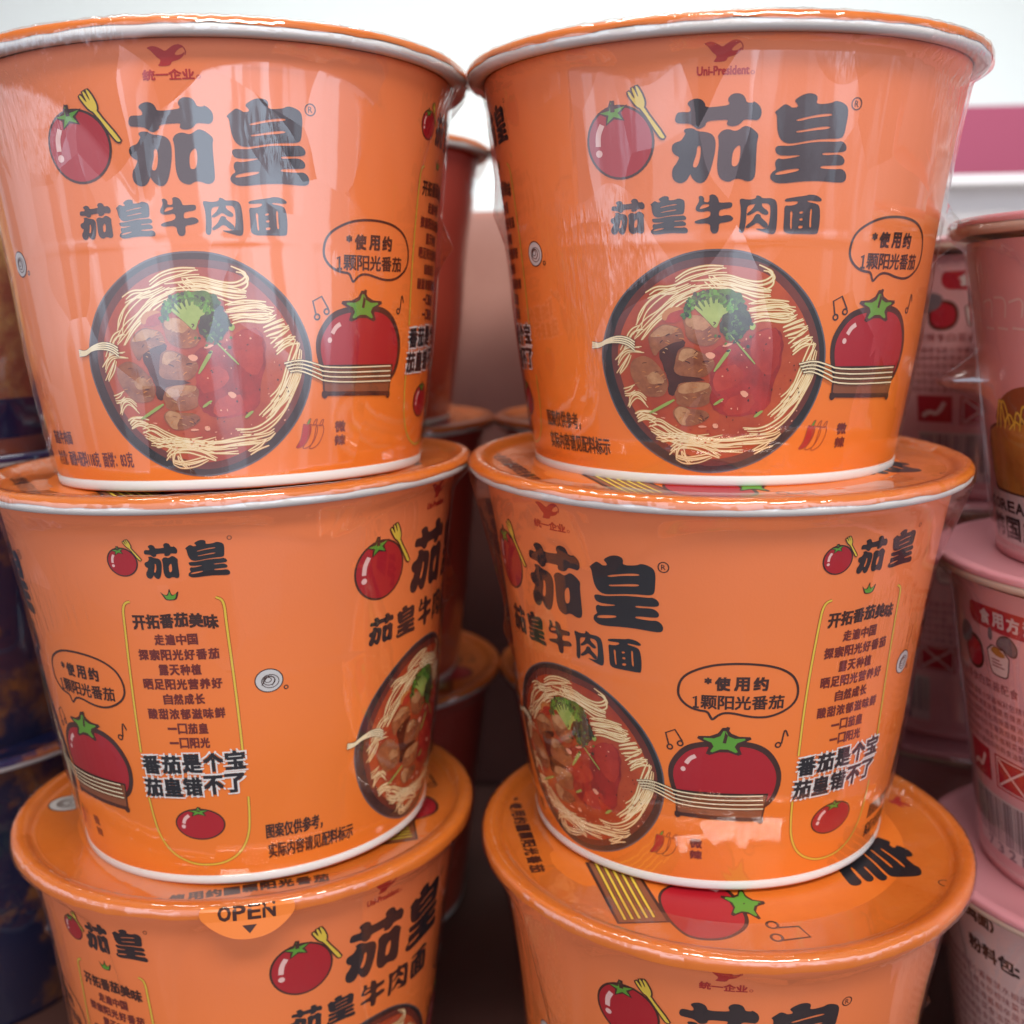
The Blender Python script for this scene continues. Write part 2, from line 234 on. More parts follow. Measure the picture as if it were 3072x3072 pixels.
'noodle':[[[(-0.1486,0.7235),(-0.0979,0.7486),(-0.0401,0.7628),(0.0131,0.7706)]],[[(-0.0395,0.7351),(-0.0227,0.7222),(-0.0057,0.7071)]],[[(-0.0312,0.7351),(0.0225,0.7324),(0.077,0.715),(0.1277,0.7061),(0.1649,0.7207),(0.1763,0.7418),(0.162,0.7673),(0.1279,0.7781)]],[[(-0.0976,0.7144),(-0.0392,0.7224),(0.023,0.7175),(0.065,0.7044),(0.1287,0.6869),(0.1716,0.6823)]],[[(-0.0139,0.7051),(0.0655,0.6916),(0.1209,0.6741),(0.1593,0.6738)]],[[(-0.2414,0.6766),(-0.2097,0.6938),(-0.1572,0.6999),(-0.0976,0.7165)]],[[(-0.281,0.5708),(-0.2657,0.6152),(-0.2419,0.6504),(-0.192,0.6937),(-0.1443,0.6976)]],[[(-0.2965,0.5349),(-0.2477,0.5887),(-0.2016,0.624),(-0.1573,0.6631),(-0.1143,0.6844),(-0.0555,0.7033)]],[[(-0.2772,0.5352),(-0.2247,0.5888),(-0.1838,0.6283),(-0.1314,0.6716),(-0.0722,0.7013)]],[[(-0.3671,0.4429),(-0.3443,0.4709),(-0.3179,0.4896),(-0.269,0.4904)]],[[(-0.3646,0.4061),(-0.3359,0.4437),(-0.309,0.4716)]],[[(-0.3492,0.4753),(-0.3266,0.5166),(-0.3008,0.5528),(-0.2668,0.5709)]],[[(0.0972,0.64),(0.1394,0.6483),(0.1953,0.6521),(0.2357,0.6432)]],[[(0.1023,0.6227),(0.1533,0.631),(0.21,0.6305),(0.2554,0.6215)]],[[(0.1075,0.6054),(0.15,0.6138),(0.2027,0.609),(0.2474,0.6086)]],[[(0.1124,0.5924),(0.1551,0.6008),(0.2221,0.5872),(0.2611,0.6084)]],[[(0.2151,0.5611),(0.2545,0.5781),(0.2908,0.5864)]],[[(0.2303,0.5392),(0.2706,0.5518),(0.3019,0.5688)]],[[(0.2515,0.5038),(0.2914,0.5296),(0.3092,0.5425)]],[[(0.2579,0.4861),(0.2974,0.5163),(0.3308,0.5202)]],[[(0.1996,0.2576),(0.2486,0.3024),(0.2814,0.3606),(0.3078,0.4274),(0.3256,0.4805),(0.3361,0.5157)]],[[(0.2288,0.2571),(0.2767,0.3154),(0.3095,0.3735),(0.3314,0.4358),(0.3443,0.489)]],[[(0.113,0.2057),(0.1751,0.2074),(0.2307,0.2387),(0.2799,0.2879),(0.3129,0.3462),(0.3357,0.4043),(0.3492,0.4533)]],[[(0.2421,0.2705),(0.2951,0.3286),(0.3324,0.3909)]],[[(0.2379,0.3117),(0.2731,0.3472),(0.3012,0.4007)]],[[(-0.3482,0.3372),(-0.3216,0.3429),(-0.3004,0.3529)]],[[(-0.33,0.2913),(-0.3175,0.3245),(-0.2861,0.3349),(-0.2574,0.3035)]],[[(-0.3058,0.2549),(-0.2791,0.2701),(-0.244,0.2621)]],[[(-0.2961,0.2413),(-0.2593,0.2569),(-0.2197,0.2444)]],[[(-0.2506,0.2245),(-0.2101,0.2354),(-0.1618,0.1997),(-0.0942,0.1736),(-0.0274,0.175)]],[[(-0.2461,0.2106),(-0.1916,0.1846),(-0.1232,0.1588),(-0.0462,0.1606),(0.0199,0.1755)]],[[(-0.2268,0.1832),(-0.172,0.1783),(-0.1135,0.1871),(-0.0464,0.1746),(0.0252,0.1616),(0.1149,0.1756),(0.2119,0.1789),(0.2445,0.2014)]],[[(-0.2022,0.1654),(-0.1524,0.1766),(-0.0942,0.1736),(-0.0461,0.156),(0.0117,0.1381),(0.1029,0.1384)]],[[(-0.1728,0.1335),(-0.1428,0.1582),(-0.0942,0.1596),(-0.0364,0.1468),(0.0222,0.1147)]],[[(-0.1532,0.1106),(-0.1478,0.1439),(-0.1135,0.1591),(-0.0749,0.1554)]],[[(-0.1233,0.1353),(-0.1136,0.1072),(-0.0939,0.0865)]],[[(-0.1483,0.106),(-0.1136,0.093),(-0.0646,0.0991),(-0.0164,0.1143)]],[[(0.1375,0.1288),(0.1753,0.147),(0.2083,0.1651)]],[[(-0.0654,0.1649),(0.0204,0.1615),(0.1156,0.1663),(0.1782,0.1702)]]],
'beef':[[[(-0.1225,0.6064),(-0.0625,0.615),(-0.0107,0.5801),(0.0079,0.5276),(-0.0432,0.4969),(-0.0958,0.5188),(-0.1135,0.5539)]],[[(-0.249,0.5265),(-0.2205,0.5667),(-0.1752,0.5845),(-0.1223,0.5671),(-0.1133,0.5275),(-0.1576,0.5184),(-0.194,0.4959),(-0.2227,0.4596)]],[[(-0.1491,0.4606),(-0.1399,0.4875),(-0.1132,0.5054),(-0.078,0.4923),(-0.0164,0.4659),(-0.011,0.4304),(-0.0413,0.3944),(-0.0861,0.394),(-0.1543,0.4066)]],[[(-0.1457,0.3478),(-0.1315,0.3798),(-0.0186,0.3811),(-0.0221,0.3404),(-0.0303,0.2994),(-0.0669,0.2898),(-0.1414,0.2976),(-0.1506,0.3249)]],[[(-0.322,0.4212),(-0.2995,0.4627),(-0.2506,0.4727),(-0.1955,0.4285),(-0.1732,0.3791),(-0.1883,0.3286),(-0.2419,0.3178),(-0.2951,0.3576)]],[[(-0.1606,0.2787),(-0.132,0.2978),(-0.0853,0.2804),(-0.0298,0.2766),(-0.0199,0.2492),(-0.0944,0.2156),(-0.1421,0.2283)]]],
'beeflit':[[[(-0.1225,0.6042),(-0.0625,0.6128),(-0.0235,0.5801),(-0.0572,0.554),(-0.0962,0.5671)]],[[(-0.2395,0.5311),(-0.216,0.5623),(-0.1752,0.5801),(-0.1267,0.5649),(-0.1665,0.5449),(-0.2026,0.5358)]],[[(-0.1446,0.4629),(-0.1132,0.5019),(-0.078,0.4901),(-0.0646,0.4747),(-0.1043,0.4655),(-0.1267,0.4474)]],[[(-0.141,0.3524),(-0.127,0.3763),(-0.0208,0.3788),(-0.0292,0.3539),(-0.0766,0.3444),(-0.1271,0.339)]],[[(-0.2535,0.4001),(-0.2145,0.4191),(-0.1779,0.379),(-0.216,0.3691),(-0.2497,0.3728)]],[[(-0.1582,0.2765),(-0.1321,0.2932),(-0.09,0.2803),(-0.1133,0.2476),(-0.1086,0.2199),(-0.1372,0.2331)]]],
'gap':[[[(-0.2123,0.4957),(-0.1576,0.5184),(-0.1177,0.5275),(-0.1088,0.5055),(-0.1444,0.483),(-0.1543,0.4066),(-0.0502,0.3921),(-0.0365,0.381),(-0.1361,0.3789),(-0.1506,0.3249),(-0.174,0.3335),(-0.173,0.3882),(-0.1953,0.4375)]]],
'tom':[[[(-0.0429,0.4836),(0.034,0.5188),(0.0945,0.5186),(0.1356,0.5619),(0.201,0.57),(0.2222,0.5261),(0.2209,0.4379),(0.194,0.3757),(0.1964,0.2942),(0.133,0.2585),(0.0261,0.2587),(-0.0162,0.2859),(-0.0314,0.3494),(-0.0237,0.408)]]],
'tomlit':[[[(0.111,0.5359),(0.14,0.5618),(0.1969,0.5657),(0.2135,0.5219),(0.2108,0.4469),(0.1832,0.3938),(0.1447,0.421),(0.11,0.4745)]],[[(-0.0065,0.4259),(0.0543,0.4482),(0.0959,0.4124),(0.08,0.3767),(0.014,0.3406),(-0.0227,0.363)]],[[(0.0203,0.2907),(0.0594,0.3362),(0.1226,0.3449),(0.1392,0.3041),(0.1,0.2633),(0.0259,0.2633)]],[[(-0.1929,0.6065),(-0.1661,0.6327),(-0.1226,0.6369),(-0.0967,0.6194),(-0.1268,0.6064),(-0.1311,0.5846),(-0.1841,0.5845)]]],
'tomhi':[[[(-0.0472,0.4792),(-0.0255,0.4859),(-0.0079,0.4748),(-0.0162,0.4615),(-0.0337,0.4615)]],[[(0.0771,0.3452),(0.0949,0.3519),(0.114,0.336),(0.0966,0.3225)]],[[(0.0086,0.5057),(0.0341,0.5166),(0.0514,0.5144),(0.026,0.5013)]],[[(0.1679,0.5355),(0.1745,0.5354),(0.1749,0.5288),(0.1683,0.5289)]],[[(0.1323,0.5445),(0.1409,0.5466),(0.139,0.5401)]],[[(-0.0661,0.2231),(-0.0473,0.2257),(-0.0285,0.2191),(-0.0613,0.2162)]],[[(-0.0147,0.2308),(0.0038,0.2333),(0.009,0.2172),(-0.0096,0.2147)]],[[(-0.2096,0.2517),(-0.1852,0.2502),(-0.1902,0.2454)]]],
'onion':[[[(-0.1974,0.6021),(-0.1793,0.6327),(-0.1443,0.6413),(-0.114,0.6325),(-0.1443,0.6261),(-0.1706,0.6152),(-0.1796,0.5889)]]],
'broc':[[[(-0.0801,0.6583),(-0.0636,0.684),(-0.0304,0.6988),(0.0277,0.7026),(0.0659,0.6831),(0.0884,0.6486),(0.0472,0.6231),(0.0056,0.606),(-0.0109,0.5887),(-0.0454,0.6106),(-0.0755,0.628)]]],
'stalk':[[[(-0.0583,0.6193),(-0.0502,0.6409),(-0.0293,0.6494),(0.0042,0.6535),(0.0418,0.6575),(0.051,0.636),(0.0057,0.6017),(-0.0109,0.5887),(-0.0368,0.6062)]]],
'brocline':[[[(-0.0377,0.6494),(-0.0204,0.6299),(-0.0289,0.6321)]],[[(-0.0128,0.6622),(-0.0061,0.645),(-0.0116,0.6471)]],[[(0.0078,0.6706),(0.0106,0.6492),(0.0054,0.6535)]],[[(0.0248,0.662),(0.0215,0.6362),(0.0173,0.6362)]],[[(0.0542,0.6618),(0.0443,0.6446),(0.0459,0.6575)]],[[(-0.0501,0.6366),(-0.0371,0.6192),(-0.0457,0.6236)]]],
'brocdark':[[[(0.002,0.5844),(0.0097,0.6103),(0.0469,0.6317),(0.0753,0.6573),(0.0892,0.6314),(0.1077,0.6011),(0.0932,0.5448),(0.0597,0.5231),(0.0249,0.532),(0.0027,0.5582)]]],
'brocend':[[[(0.0987,0.5665),(0.1106,0.5859),(0.1241,0.575),(0.1142,0.5577)]]],
'herb':[[[(-0.0174,0.4192),(0.0326,0.4978),(0.0458,0.4916),(-0.0084,0.4148)]],[[(-0.2488,0.269),(-0.1553,0.3202),(-0.1484,0.3112),(-0.2441,0.2598)]],[[(-0.0143,0.3019),(0.0191,0.3248),(0.0262,0.318),(-0.0073,0.296)]],[[(0.033,0.5472),(0.0395,0.545),(0.1295,0.4456),(0.1231,0.4412)]],[[(0.1308,0.2562),(0.1551,0.2788),(0.1716,0.2786),(0.1428,0.2538)]]]}

# ------------------------------------------------------------------ flat artwork: shapes in label units (x along the wall, y up), then wrapped
def chaikin(p, n=2):
    for _ in range(n):
        q = []
        for i in range(len(p)):
            a, b = p[i], p[(i + 1) % len(p)]
            q += [(a[0] * .75 + b[0] * .25, a[1] * .75 + b[1] * .25), (a[0] * .25 + b[0] * .75, a[1] * .25 + b[1] * .75)]
        p = q
    return p

def smooth_open(p, n=3):
    for _ in range(n):
        q = [p[0]]
        for a, b in zip(p, p[1:]):
            q += [(a[0] * .75 + b[0] * .25, a[1] * .75 + b[1] * .25), (a[0] * .25 + b[0] * .75, a[1] * .25 + b[1] * .75)]
        p = q + [p[-1]]
    return p

_glyphs = {}
def text_tris(s):
    if s not in _glyphs:
        c = bpy.data.curves.new('lettering', 'FONT')
        c.body = s
        c.resolution_u = 2
        o = bpy.data.objects.new('lettering', c)
        COL.objects.link(o)
        bpy.context.view_layer.update()
        ev = o.evaluated_get(bpy.context.evaluated_depsgraph_get())
        me = ev.to_mesh()
        vs = [(v.co.x, v.co.y) for v in me.vertices]
        fs = [tuple(p.vertices) for p in me.polygons]
        ev.to_mesh_clear()
        bpy.data.objects.remove(o)
        bpy.data.curves.remove(c)
        _glyphs[s] = (vs, fs)
    return _glyphs[s]

class Art:
    """collects flat shapes: (points, faces, material, layer)"""
    def __init__(self):
        self.items = []
        self.mats = []
        self.tf = lambda p: p
    def _mi(self, m):
        if m not in self.mats:
            self.mats.append(m)
        return self.mats.index(m)
    def raw(self, vs, fs, m, layer):
        self.items.append(([self.tf(v) for v in vs], fs, self._mi(m), layer))
    def poly(self, loops, m, layer, smooth=2):
        loops = [chaikin(list(l), smooth) if smooth else list(l) for l in loops]
        tr = tessellate_polygon([[Vector((a, b, 0)) for a, b in l] for l in loops])
        self.raw([p for l in loops for p in l], [tuple(t) for t in tr], m, layer)
    def ellipse(self, cx, cy, rx, ry, m, layer, rot=0, n=36):
        c, s = math.cos(rot), math.sin(rot)
        p = [(cx + rx * math.cos(t) * c - ry * math.sin(t) * s, cy + rx * math.cos(t) * s + ry * math.sin(t) * c) for t in (2 * math.pi * k / n for k in range(n))]
        self.raw(p, [tuple(range(n))], m, layer)
    def stroke(self, pts, wd, m, layer, closed=False, smooth=3, taper=False):
        if smooth:
            pts = chaikin(pts, smooth) if closed else smooth_open(pts, smooth)
        n = len(pts)
        L, Rr = [], []
        for i in range(n):
            a = pts[i - 1] if (i > 0 or closed) else pts[i]
            b = pts[(i + 1) % n] if (i < n - 1 or closed) else pts[i]
            dx, dy = b[0] - a[0], b[1] - a[1]
            l = math.hypot(dx, dy) or 1
            h = wd / 2
            if taper:
                t = i / (n - 1)
                h *= 0.35 + 0.65 * math.sin(math.pi * min(max(t, .04), .96)) ** .5
            L.append((pts[i][0] - dy / l * h, pts[i][1] + dx / l * h))
            Rr.append((pts[i][0] + dy / l * h, pts[i][1] - dx / l * h))
        fs = [(i, (i + 1) % n, n + (i + 1) % n, n + i) for i in range(n if closed else n - 1)]
        self.raw(L + Rr, fs, m, layer)
    def ring(self, cx, cy, rx, ry, wd, m, layer, n=28):
        self.stroke([(cx + rx * math.cos(2 * math.pi * k / n), cy + ry * math.sin(2 * math.pi * k / n)) for k in range(n)], wd, m, layer, True, 0)
    def text(self, s, box, m, layer, bold=0.0, shear=0.0):
        """fit a line of lettering to the box x0, x1, y0, y1"""
        vs, fs = text_tris(s)
        xs = [v[0] for v in vs]
        ys = [v[1] for v in vs]
        a, b, c, d = min(xs), max(xs), min(ys), max(ys)
        x0, x1, y0, y1 = box
        q = [(x0 + (x - a) / (b - a) * (x1 - x0) + shear * ((y - c) / (d - c) - .5), y0 + (y - c) / (d - c) * (y1 - y0)) for x, y in vs]
        k = 0
        for dx, dy in (((0, 0),) if not bold else ((-bold, -bold), (bold, -bold), (-bold, bold), (bold, bold), (0, 0))):
            self.raw([(x + dx, y + dy) for x, y in q], fs, m, layer + k * .3)
            k += 1
    def build(self, name, wrap, cutx, cuty, parent=None, gap=0.00035):
        bm = bmesh.new()
        for vs, fs, mi, lay in self.items:
            bv = [bm.verts.new((x, y, lay)) for x, y in vs]
            for f in fs:
                if len(set(f)) < 3:
                    continue
                try:
                    g = bm.faces.new([bv[i] for i in f])
                    g.material_index = mi
                except ValueError:
                    pass
        for axis, step in ((0, cutx), (1, cuty)):
            if not step:
                continue
            lo = min(v.co[axis] for v in bm.verts)
            hi = max(v.co[axis] for v in bm.verts)
            k = math.floor(lo / step) + 1
            while k * step < hi:
                c = k * step
                fs = [f for f in bm.faces if min(v.co[axis] for v in f.verts) < c - 1e-5 and max(v.co[axis] for v in f.verts) > c + 1e-5]
                if fs:
                    ge = set()
                    for f in fs:
                        ge.update(f.verts)
                        ge.update(f.edges)
                    co = [0, 0, 0]
                    no = [0, 0, 0]
                    co[axis] = c
                    no[axis] = 1
                    bmesh.ops.bisect_plane(bm, geom=list(ge) + fs, dist=1e-6, plane_co=co, plane_no=no)
                k += 1
        for f in bm.faces:
            if f.normal.z < 0:
                f.normal_flip()
        for v in bm.verts:
            v.co = Vector(wrap(v.co.x, v.co.y, v.co.z * gap)) * S
        bmesh.ops.recalc_face_normals(bm, faces=[])
        me = bpy.data.meshes.new(name)
        bm.to_mesh(me)
        bm.free()
        for m in self.mats:
            me.materials.append(M[m])
        o = bpy.data.objects.new(name, me)
        COL.objects.link(o)
        if parent:
            o.parent = parent
        return o

PZ = [0, .25, .5, .83, 1.06, 1.3, 1.42, 1.52]
PR = [.7278, .7673, .8051, .8388, .867, .9033, .9237, .945]
_pz = np.linspace(-.02, 1.56, 159)
_pr = np.interp(_pz, PZ, PR)
for _ in range(60):
    _pr[1:-1] = (_pr[:-2] + 2 * _pr[1:-1] + _pr[2:]) / 4
def RW(z):
    return float(np.interp(z, _pz, _pr))
def wrap_wall(x, y, off):
    t = x / .8
    r = RW(y) + 0.0012 + off
    return (r * math.sin(t), -r * math.cos(t), y)

def lathe(name, prof, m, parent=None, n=240, smooth=True, closed=False):
    vs, fs = [], []
    k = len(prof)
    for i in range(n):
        t = 2 * math.pi * i / n
        for r, z in prof:
            vs.append((r * math.sin(t) * S, -r * math.cos(t) * S, z * S))
    for i in range(n):
        j = (i + 1) % n
        for q in range(k if closed else k - 1):
            q2 = (q + 1) % k
            fs.append((i * k + q, j * k + q, j * k + q2, i * k + q2))
    me = bpy.data.meshes.new(name)
    me.from_pydata(vs, [], fs)
    me.update()
    if smooth:
        me.polygons.foreach_set('use_smooth', [True] * len(fs))
    me.materials.append(m)
    o = bpy.data.objects.new(name, me)
    COL.objects.link(o)
    o.parent = parent
    return o

# ------------------------------------------------------------------ the printed wall of the orange cup
def boxof(loops):
    a = [p for q in loops for p in q]
    return min(p[0] for p in a), max(p[0] for p in a), min(p[1] for p in a), max(p[1] for p in a)

def glyph(A, key, box, layer, m='ink'):
    b = boxof([l for g in TR[key] for l in g])
    f = lambda p: (box[0] + (p[0] - b[0]) / (b[1] - b[0]) * (box[1] - box[0]), box[2] + (p[1] - b[2]) / (b[3] - b[2]) * (box[3] - box[2]))
    for g in TR[key]:
        A.poly([[f(p) for p in l] for l in g], m, layer)

def plain_tomato(A, cx, cy, rx, ry, layer, rot=0.0, out=.008):
    """a plain whole tomato: round body, shine, leafy calyx"""
    A.ellipse(cx, cy, rx + out, ry + out, 'brown_ink', layer, rot)
    A.ellipse(cx, cy, rx, ry, 'tomato_red', layer + 1, rot)
    c, s = math.cos(rot), math.sin(rot)
    P = lambda x, y: (cx + (x * c - y * s) * rx, cy + (x * s + y * c) * ry)
    A.stroke([P(-.70, .05), P(-.62, .38), P(-.42, .62)], .085 * (rx + ry), 'pale_ink', layer + 2)
    A.ellipse(*P(-.72, -.16), .055 * (rx + ry), .055 * (rx + ry), 'pale_ink', layer + 2, n=14)
    st = []
    for k in range(10):
        a = R_(90 + 36 * k)
        q = 1.0 if k % 2 == 0 else .36
        st.append(P(.42 * q * math.cos(a), .86 + .30 * q * math.sin(a)))
    big = []
    for k in range(10):
        a = R_(90 + 36 * k)
        q = 1.24 if k % 2 == 0 else .60
        big.append(P(.42 * q * math.cos(a), .86 + .30 * q * math.sin(a)))
    A.poly([big], 'brown_ink', layer + 2, 0)
    A.poly([st], 'green', layer + 3, 0)
    A.stroke([P(0, .88), P(.05, 1.20)], .10 * rx + .004, 'brown_ink', layer + 3, smooth=0)

def fork(A, shift, sc_, layer):
    pts = TR['fork'][0][0]
    b = boxof([pts])
    f = lambda p: (shift[0] + (p[0] - b[0]) * sc_, shift[1] + (p[1] - b[2]) * sc_)
    q = [f(p) for p in pts]
    A.stroke(q, .009 * sc_ + .002, 'brown_ink', layer, True, 1)
    A.poly([q], 'yellow', layer + 1, 1)

def draw_front(A, X, variant):
    rnd = random.Random(5)
    A.tf = lambda p: (p[0] + X, p[1])
    for g in TR['qie']:
        A.poly(g, 'ink', 2)
    for g in TR['huang']:
        A.poly(g, 'ink', 2)
    A.ring(.394, 1.293, .0165, .0185, .0035, 'brown_ink', 1)
    A.text('R', (.387, .401, 1.2835, 1.3025), 'brown_ink', 1)
    # bird emblem and maker's name
    for g in TR['bird']:
        A.poly(g, 'red_ink', 1)
    A.stroke([(.022, 1.479), (.036, 1.473), (.043, 1.459), (.040, 1.447)], .003, 'red_ink', 1)
    if variant == 'A':
        A.text('统一企业', (-.084, .060, 1.374, 1.405), 'red_ink', 1, .0012)
    else:
        A.text('Uni-President', (-.082, .062, 1.377, 1.403), 'red_ink', 1, .0010)
    A.ring(.072, 1.382, .005, .005, .002, 'red_ink', 1, 12)
    # subtitle
    glyph(A, 'qie', (-.3684, -.2462, .8860, 1.0040), 2)
    glyph(A, 'huang', (-.2280, -.1060, .8830, 1.0080), 2)
    for k in ('niu', 'rou', 'mian'):
        for n_, g in enumerate(TR[k]):
            A.poly(g, 'ink', 2 + .4 * n_)
    # tomato and fork
    plain_tomato(A, -.323, 1.188, .106, .112, 1, R_(10))
    fork(A, (-.2880, 1.1900), 1.0, 6)
    # speech balloon
    b = TR['bubble'][0][0]
    A.stroke(b, .0085, 'brown_ink', 1, True, 2)
    A.text('*', (.528, .548, .862, .885), 'brown_ink', 1, .002)
    for k, ch in enumerate('使用约'):
        A.text(ch, (.563 + k * .064, .610 + k * .064, .838, .888), 'brown_ink', 1, .0024)
    A.stroke([(.489, .803), (.499, .811), (.499, .768)], .0075, 'brown_ink', 1, smooth=0)
    A.stroke([(.489, .768), (.509, .768)], .0075, 'brown_ink', 1.4, smooth=0)
    for k, ch in enumerate('颗阳光番茄'):
        A.text(ch, (.516 + k * .0575, .568 + k * .0575, .764, .816), 'brown_ink', 1, .0014)
    # notes
    n = TR['note'][0]
    for i in (0, 1, 3):
        A.ring(n[i][0][0], n[i][0][1], .0095, .0095, .006, 'brown_ink', 1, 16)
    A.stroke(n[2], .006, 'brown_ink', 1, smooth=0)
    A.stroke(n[4], .006, 'brown_ink', 1, smooth=1)
    # big plain tomato, noodle board
    q = TR['tom2'][0][0]
    cx, cy = .605, .455
    A.poly([[(cx + (x - cx) * 1.10, cy + (y - cy) * 1.13) for x, y in q]], 'brown_ink', 1)
    A.poly([q], 'tomato_red', 2)
    A.ellipse(.70, .50, .055, .05, 'tomato_red', 3)
    A.stroke(TR['tom2hi'][0][0], .016, 'pale_ink', 4)
    A.ellipse(*TR['tom2hi'][0][1][0], .009, .010, 'pale_ink', 4, n=16)
    tx, ty = TR['tom2cal'][0][0][0]
    for q_, l_, m_ in ((1.0, 3, 'brown_ink'), (.80, 4, 'green')):
        st = []
        for k in range(10):
            a = R_(90 + 36 * k)
            r_ = (.115 if k % 2 == 0 else .040 + .012 * (q_ - .8) * 5) * q_
            st.append((tx + r_ * math.cos(a), ty + .012 + r_ * .62 * math.sin(a)))
        A.poly([st], m_, l_, 1)
    A.stroke([(tx, ty + .01), (tx + .012, ty + .075)], .012, 'brown_ink', 4, smooth=0)
    bd = TR['board'][0][0]
    bc = (sum(p[0] for p in bd) / 4, sum(p[1] for p in bd) / 4)
    A.poly([[(bc[0] + (x - bc[0]) * 1.04, bc[1] + (y - bc[1]) * 1.16) for x, y in bd]], 'brown_ink', 5, 0)
    A.poly([bd], 'board', 6, 0)
    l0, l1 = bd[3], bd[2]
    A.stroke([(l0[0] - .012, l0[1] - .004), (l1[0] + .008, l1[1] - .004)], .016, 'brown_ink', 7, smooth=0)
    for cxx, cyy in (l0, l1):
        A.ellipse(cxx, cyy - .008, .012, .014, 'brown_ink', 7, n=14)
    for g in TR['strings']:
        for s_ in g:
            A.stroke(s_, .0085, 'brown_ink', 18, smooth=2)
            A.stroke(s_, .0050, 'noodle_pale', 19, smooth=2)
    # chillies
    ch = TR['chili'][0][0]
    sm = TR['stem'][0][0]
    for k in range(3):
        dx, dy = k * .0262, -k * .0030
        c2 = [(x + dx, y + dy) for x, y in ch]
        s2 = [(x + dx, y + dy) for x, y in sm]
        if k == 0:
            A.poly([c2], 'red_ink', 1)
            A.poly([s2], 'green', 2)
        A.stroke(c2, .0030, 'orange_line', 3, True, 2)
        A.stroke(s2, .0030, 'orange_line', 3, True, 1)
    for i, c_ in enumerate('微辣'):
        a, b_ = TR['weila'][0][i]
        A.text(c_, (a[0], b_[0], b_[1], a[1]), 'maroon_ink', 1, .0016)
    # noodle nest in a pale disc
    A.ellipse(-.752, .835, .050, .047, 'brown_ink', 1)
    A.ellipse(-.752, .835, .046, .043, 'grey_ink', 2)
    for k in range(3):
        A.ring(-.752 + .004 * (k - 1), .835 + .003 * (1 - k), .012 + .009 * k, .010 + .008 * k, .0030, 'brown_ink', 3 + .3 * k, 20)
    A.stroke([(-.778, .818), (-.755, .856), (-.728, .842), (-.742, .815)], .003, 'brown_ink', 4.2)
    A.ring(-.694, .800, .007, .007, .004, 'brown_ink', 1, 14)
    # small print
    if variant == 'B':
        A.text('图案仅供参考，', (-.800, -.570, .182, .245), 'brown_ink', 1, .0016)
        A.text('实际内容请见配料标示', (-.795, -.428, .097, .160), 'brown_ink', 1, .0016)
    else:
        A.text('茄皇牛肉面', (-.815, -.640, .172, .222), 'maroon_ink', 1, .0013)
        A.text('净含量：面饼+配料118克  面饼：83克', (-.820, -.318, .090, .146), 'maroon_ink', 1, .0011)
    # ---- the bowl of noodles
    A.poly([TR['rimo'][0][0]], 'rim_edge', 1)
    ro = TR['rimo'][0][0]
    A.poly([[(-.02 + (x + .02) * .985, .44 + (y - .44) * .985) for x, y in ro]], 'rim_black', 2)
    ri = TR['rimi'][0][0]
    A.poly([ri], 'soup_edge', 3)
    A.poly([[(-.02 + (x + .02) * .93, .43 + (y - .43) * .93) for x, y in ri]], 'soup', 4)
    lay = 5
    for g in TR['noodle']:
        s_ = g[0]
        nk = rnd.choice([3, 4, 4])
        for k in range(nk):
            o = (k - (nk - 1) / 2) * .0085 + rnd.uniform(-.003, .003)
            a, b_ = s_[0], s_[-1]
            l = math.hypot(b_[0] - a[0], b_[1] - a[1]) or 1
            nx, ny = -(b_[1] - a[1]) / l, (b_[0] - a[0]) / l
            q = [(x + nx * o + rnd.uniform(-.006, .006), y + ny * o + rnd.uniform(-.006, .006)) for x, y in s_]
            q = [(-.02 + (x + .02) * min(1, .372 / max(.01, math.hypot(x + .02, y - .435))), .435 + (y - .435) * min(1, .372 / max(.01, math.hypot(x + .02, y - .435)))) for x, y in q]
            h = rnd.random()
            w_ = rnd.uniform(.0038, .0062)
            A.stroke(q, w_ + .0030, 'noodle_dark', lay + h, taper=True)
            A.stroke(q, w_, 'noodle', lay + h + .8, taper=True)
            A.stroke(q, w_ * .5, 'noodle_pale', lay + h + 1.2, taper=True)
    for key, m_, l_ in (('gap', 'gap', 8), ('tom', 'tom_chunk', 8.4), ('tomlit', 'tom_chunk_lit', 9.2), ('onion', 'onion', 10), ('beef', 'beef', 10.4), ('beeflit', 'beef_lit', 11.2), ('tomhi', 'tom_hi', 11.4),
                        ('broc', 'broc', 12), ('stalk', 'broc_stalk', 12.8), ('brocline', 'broc_dark', 13.6), ('brocend', 'broc_stalk', 13.6), ('brocdark', 'broc_dark', 14.4), ('herb', 'herb', 15.2)):
        for i, g in enumerate(TR[key]):
            loops = []
            for l in g:
                if key in ('beef', 'beeflit', 'tomlit', 'tom', 'broc', 'brocdark', 'gap'):
                    l2 = chaikin(l, 1 if key in ('beef', 'beeflit') else 2)
                    amp = .006 if key in ('broc', 'brocdark') else .0035
                    l = [(x + rnd.uniform(-amp, amp), y + rnd.uniform(-amp, amp)) for x, y in l2]
                loops.append(l)
            A.poly(loops, m_, l_ + .07 * i, 1)
    # shreds of meat fibre, shine flecks in the sauce
    for g in TR['beef']:
        b = boxof(g)
        for k in range(16):
            x, y = rnd.uniform(b[0] + .02, b[1] - .02), rnd.uniform(b[2] + .02, b[3] - .02)
            a = rnd.uniform(-.5, .9)
            l = rnd.uniform(.008, .022)
            A.stroke([(x, y), (x + l * math.cos(a) * .5, y + l * math.sin(a) * .5 + .002), (x + l * math.cos(a), y + l * math.sin(a))], rnd.uniform(.002, .0045), rnd.choice(['beef_lit', 'gap', 'onion', 'beef']), 15.4 + .02 * k, taper=True, smooth=1)
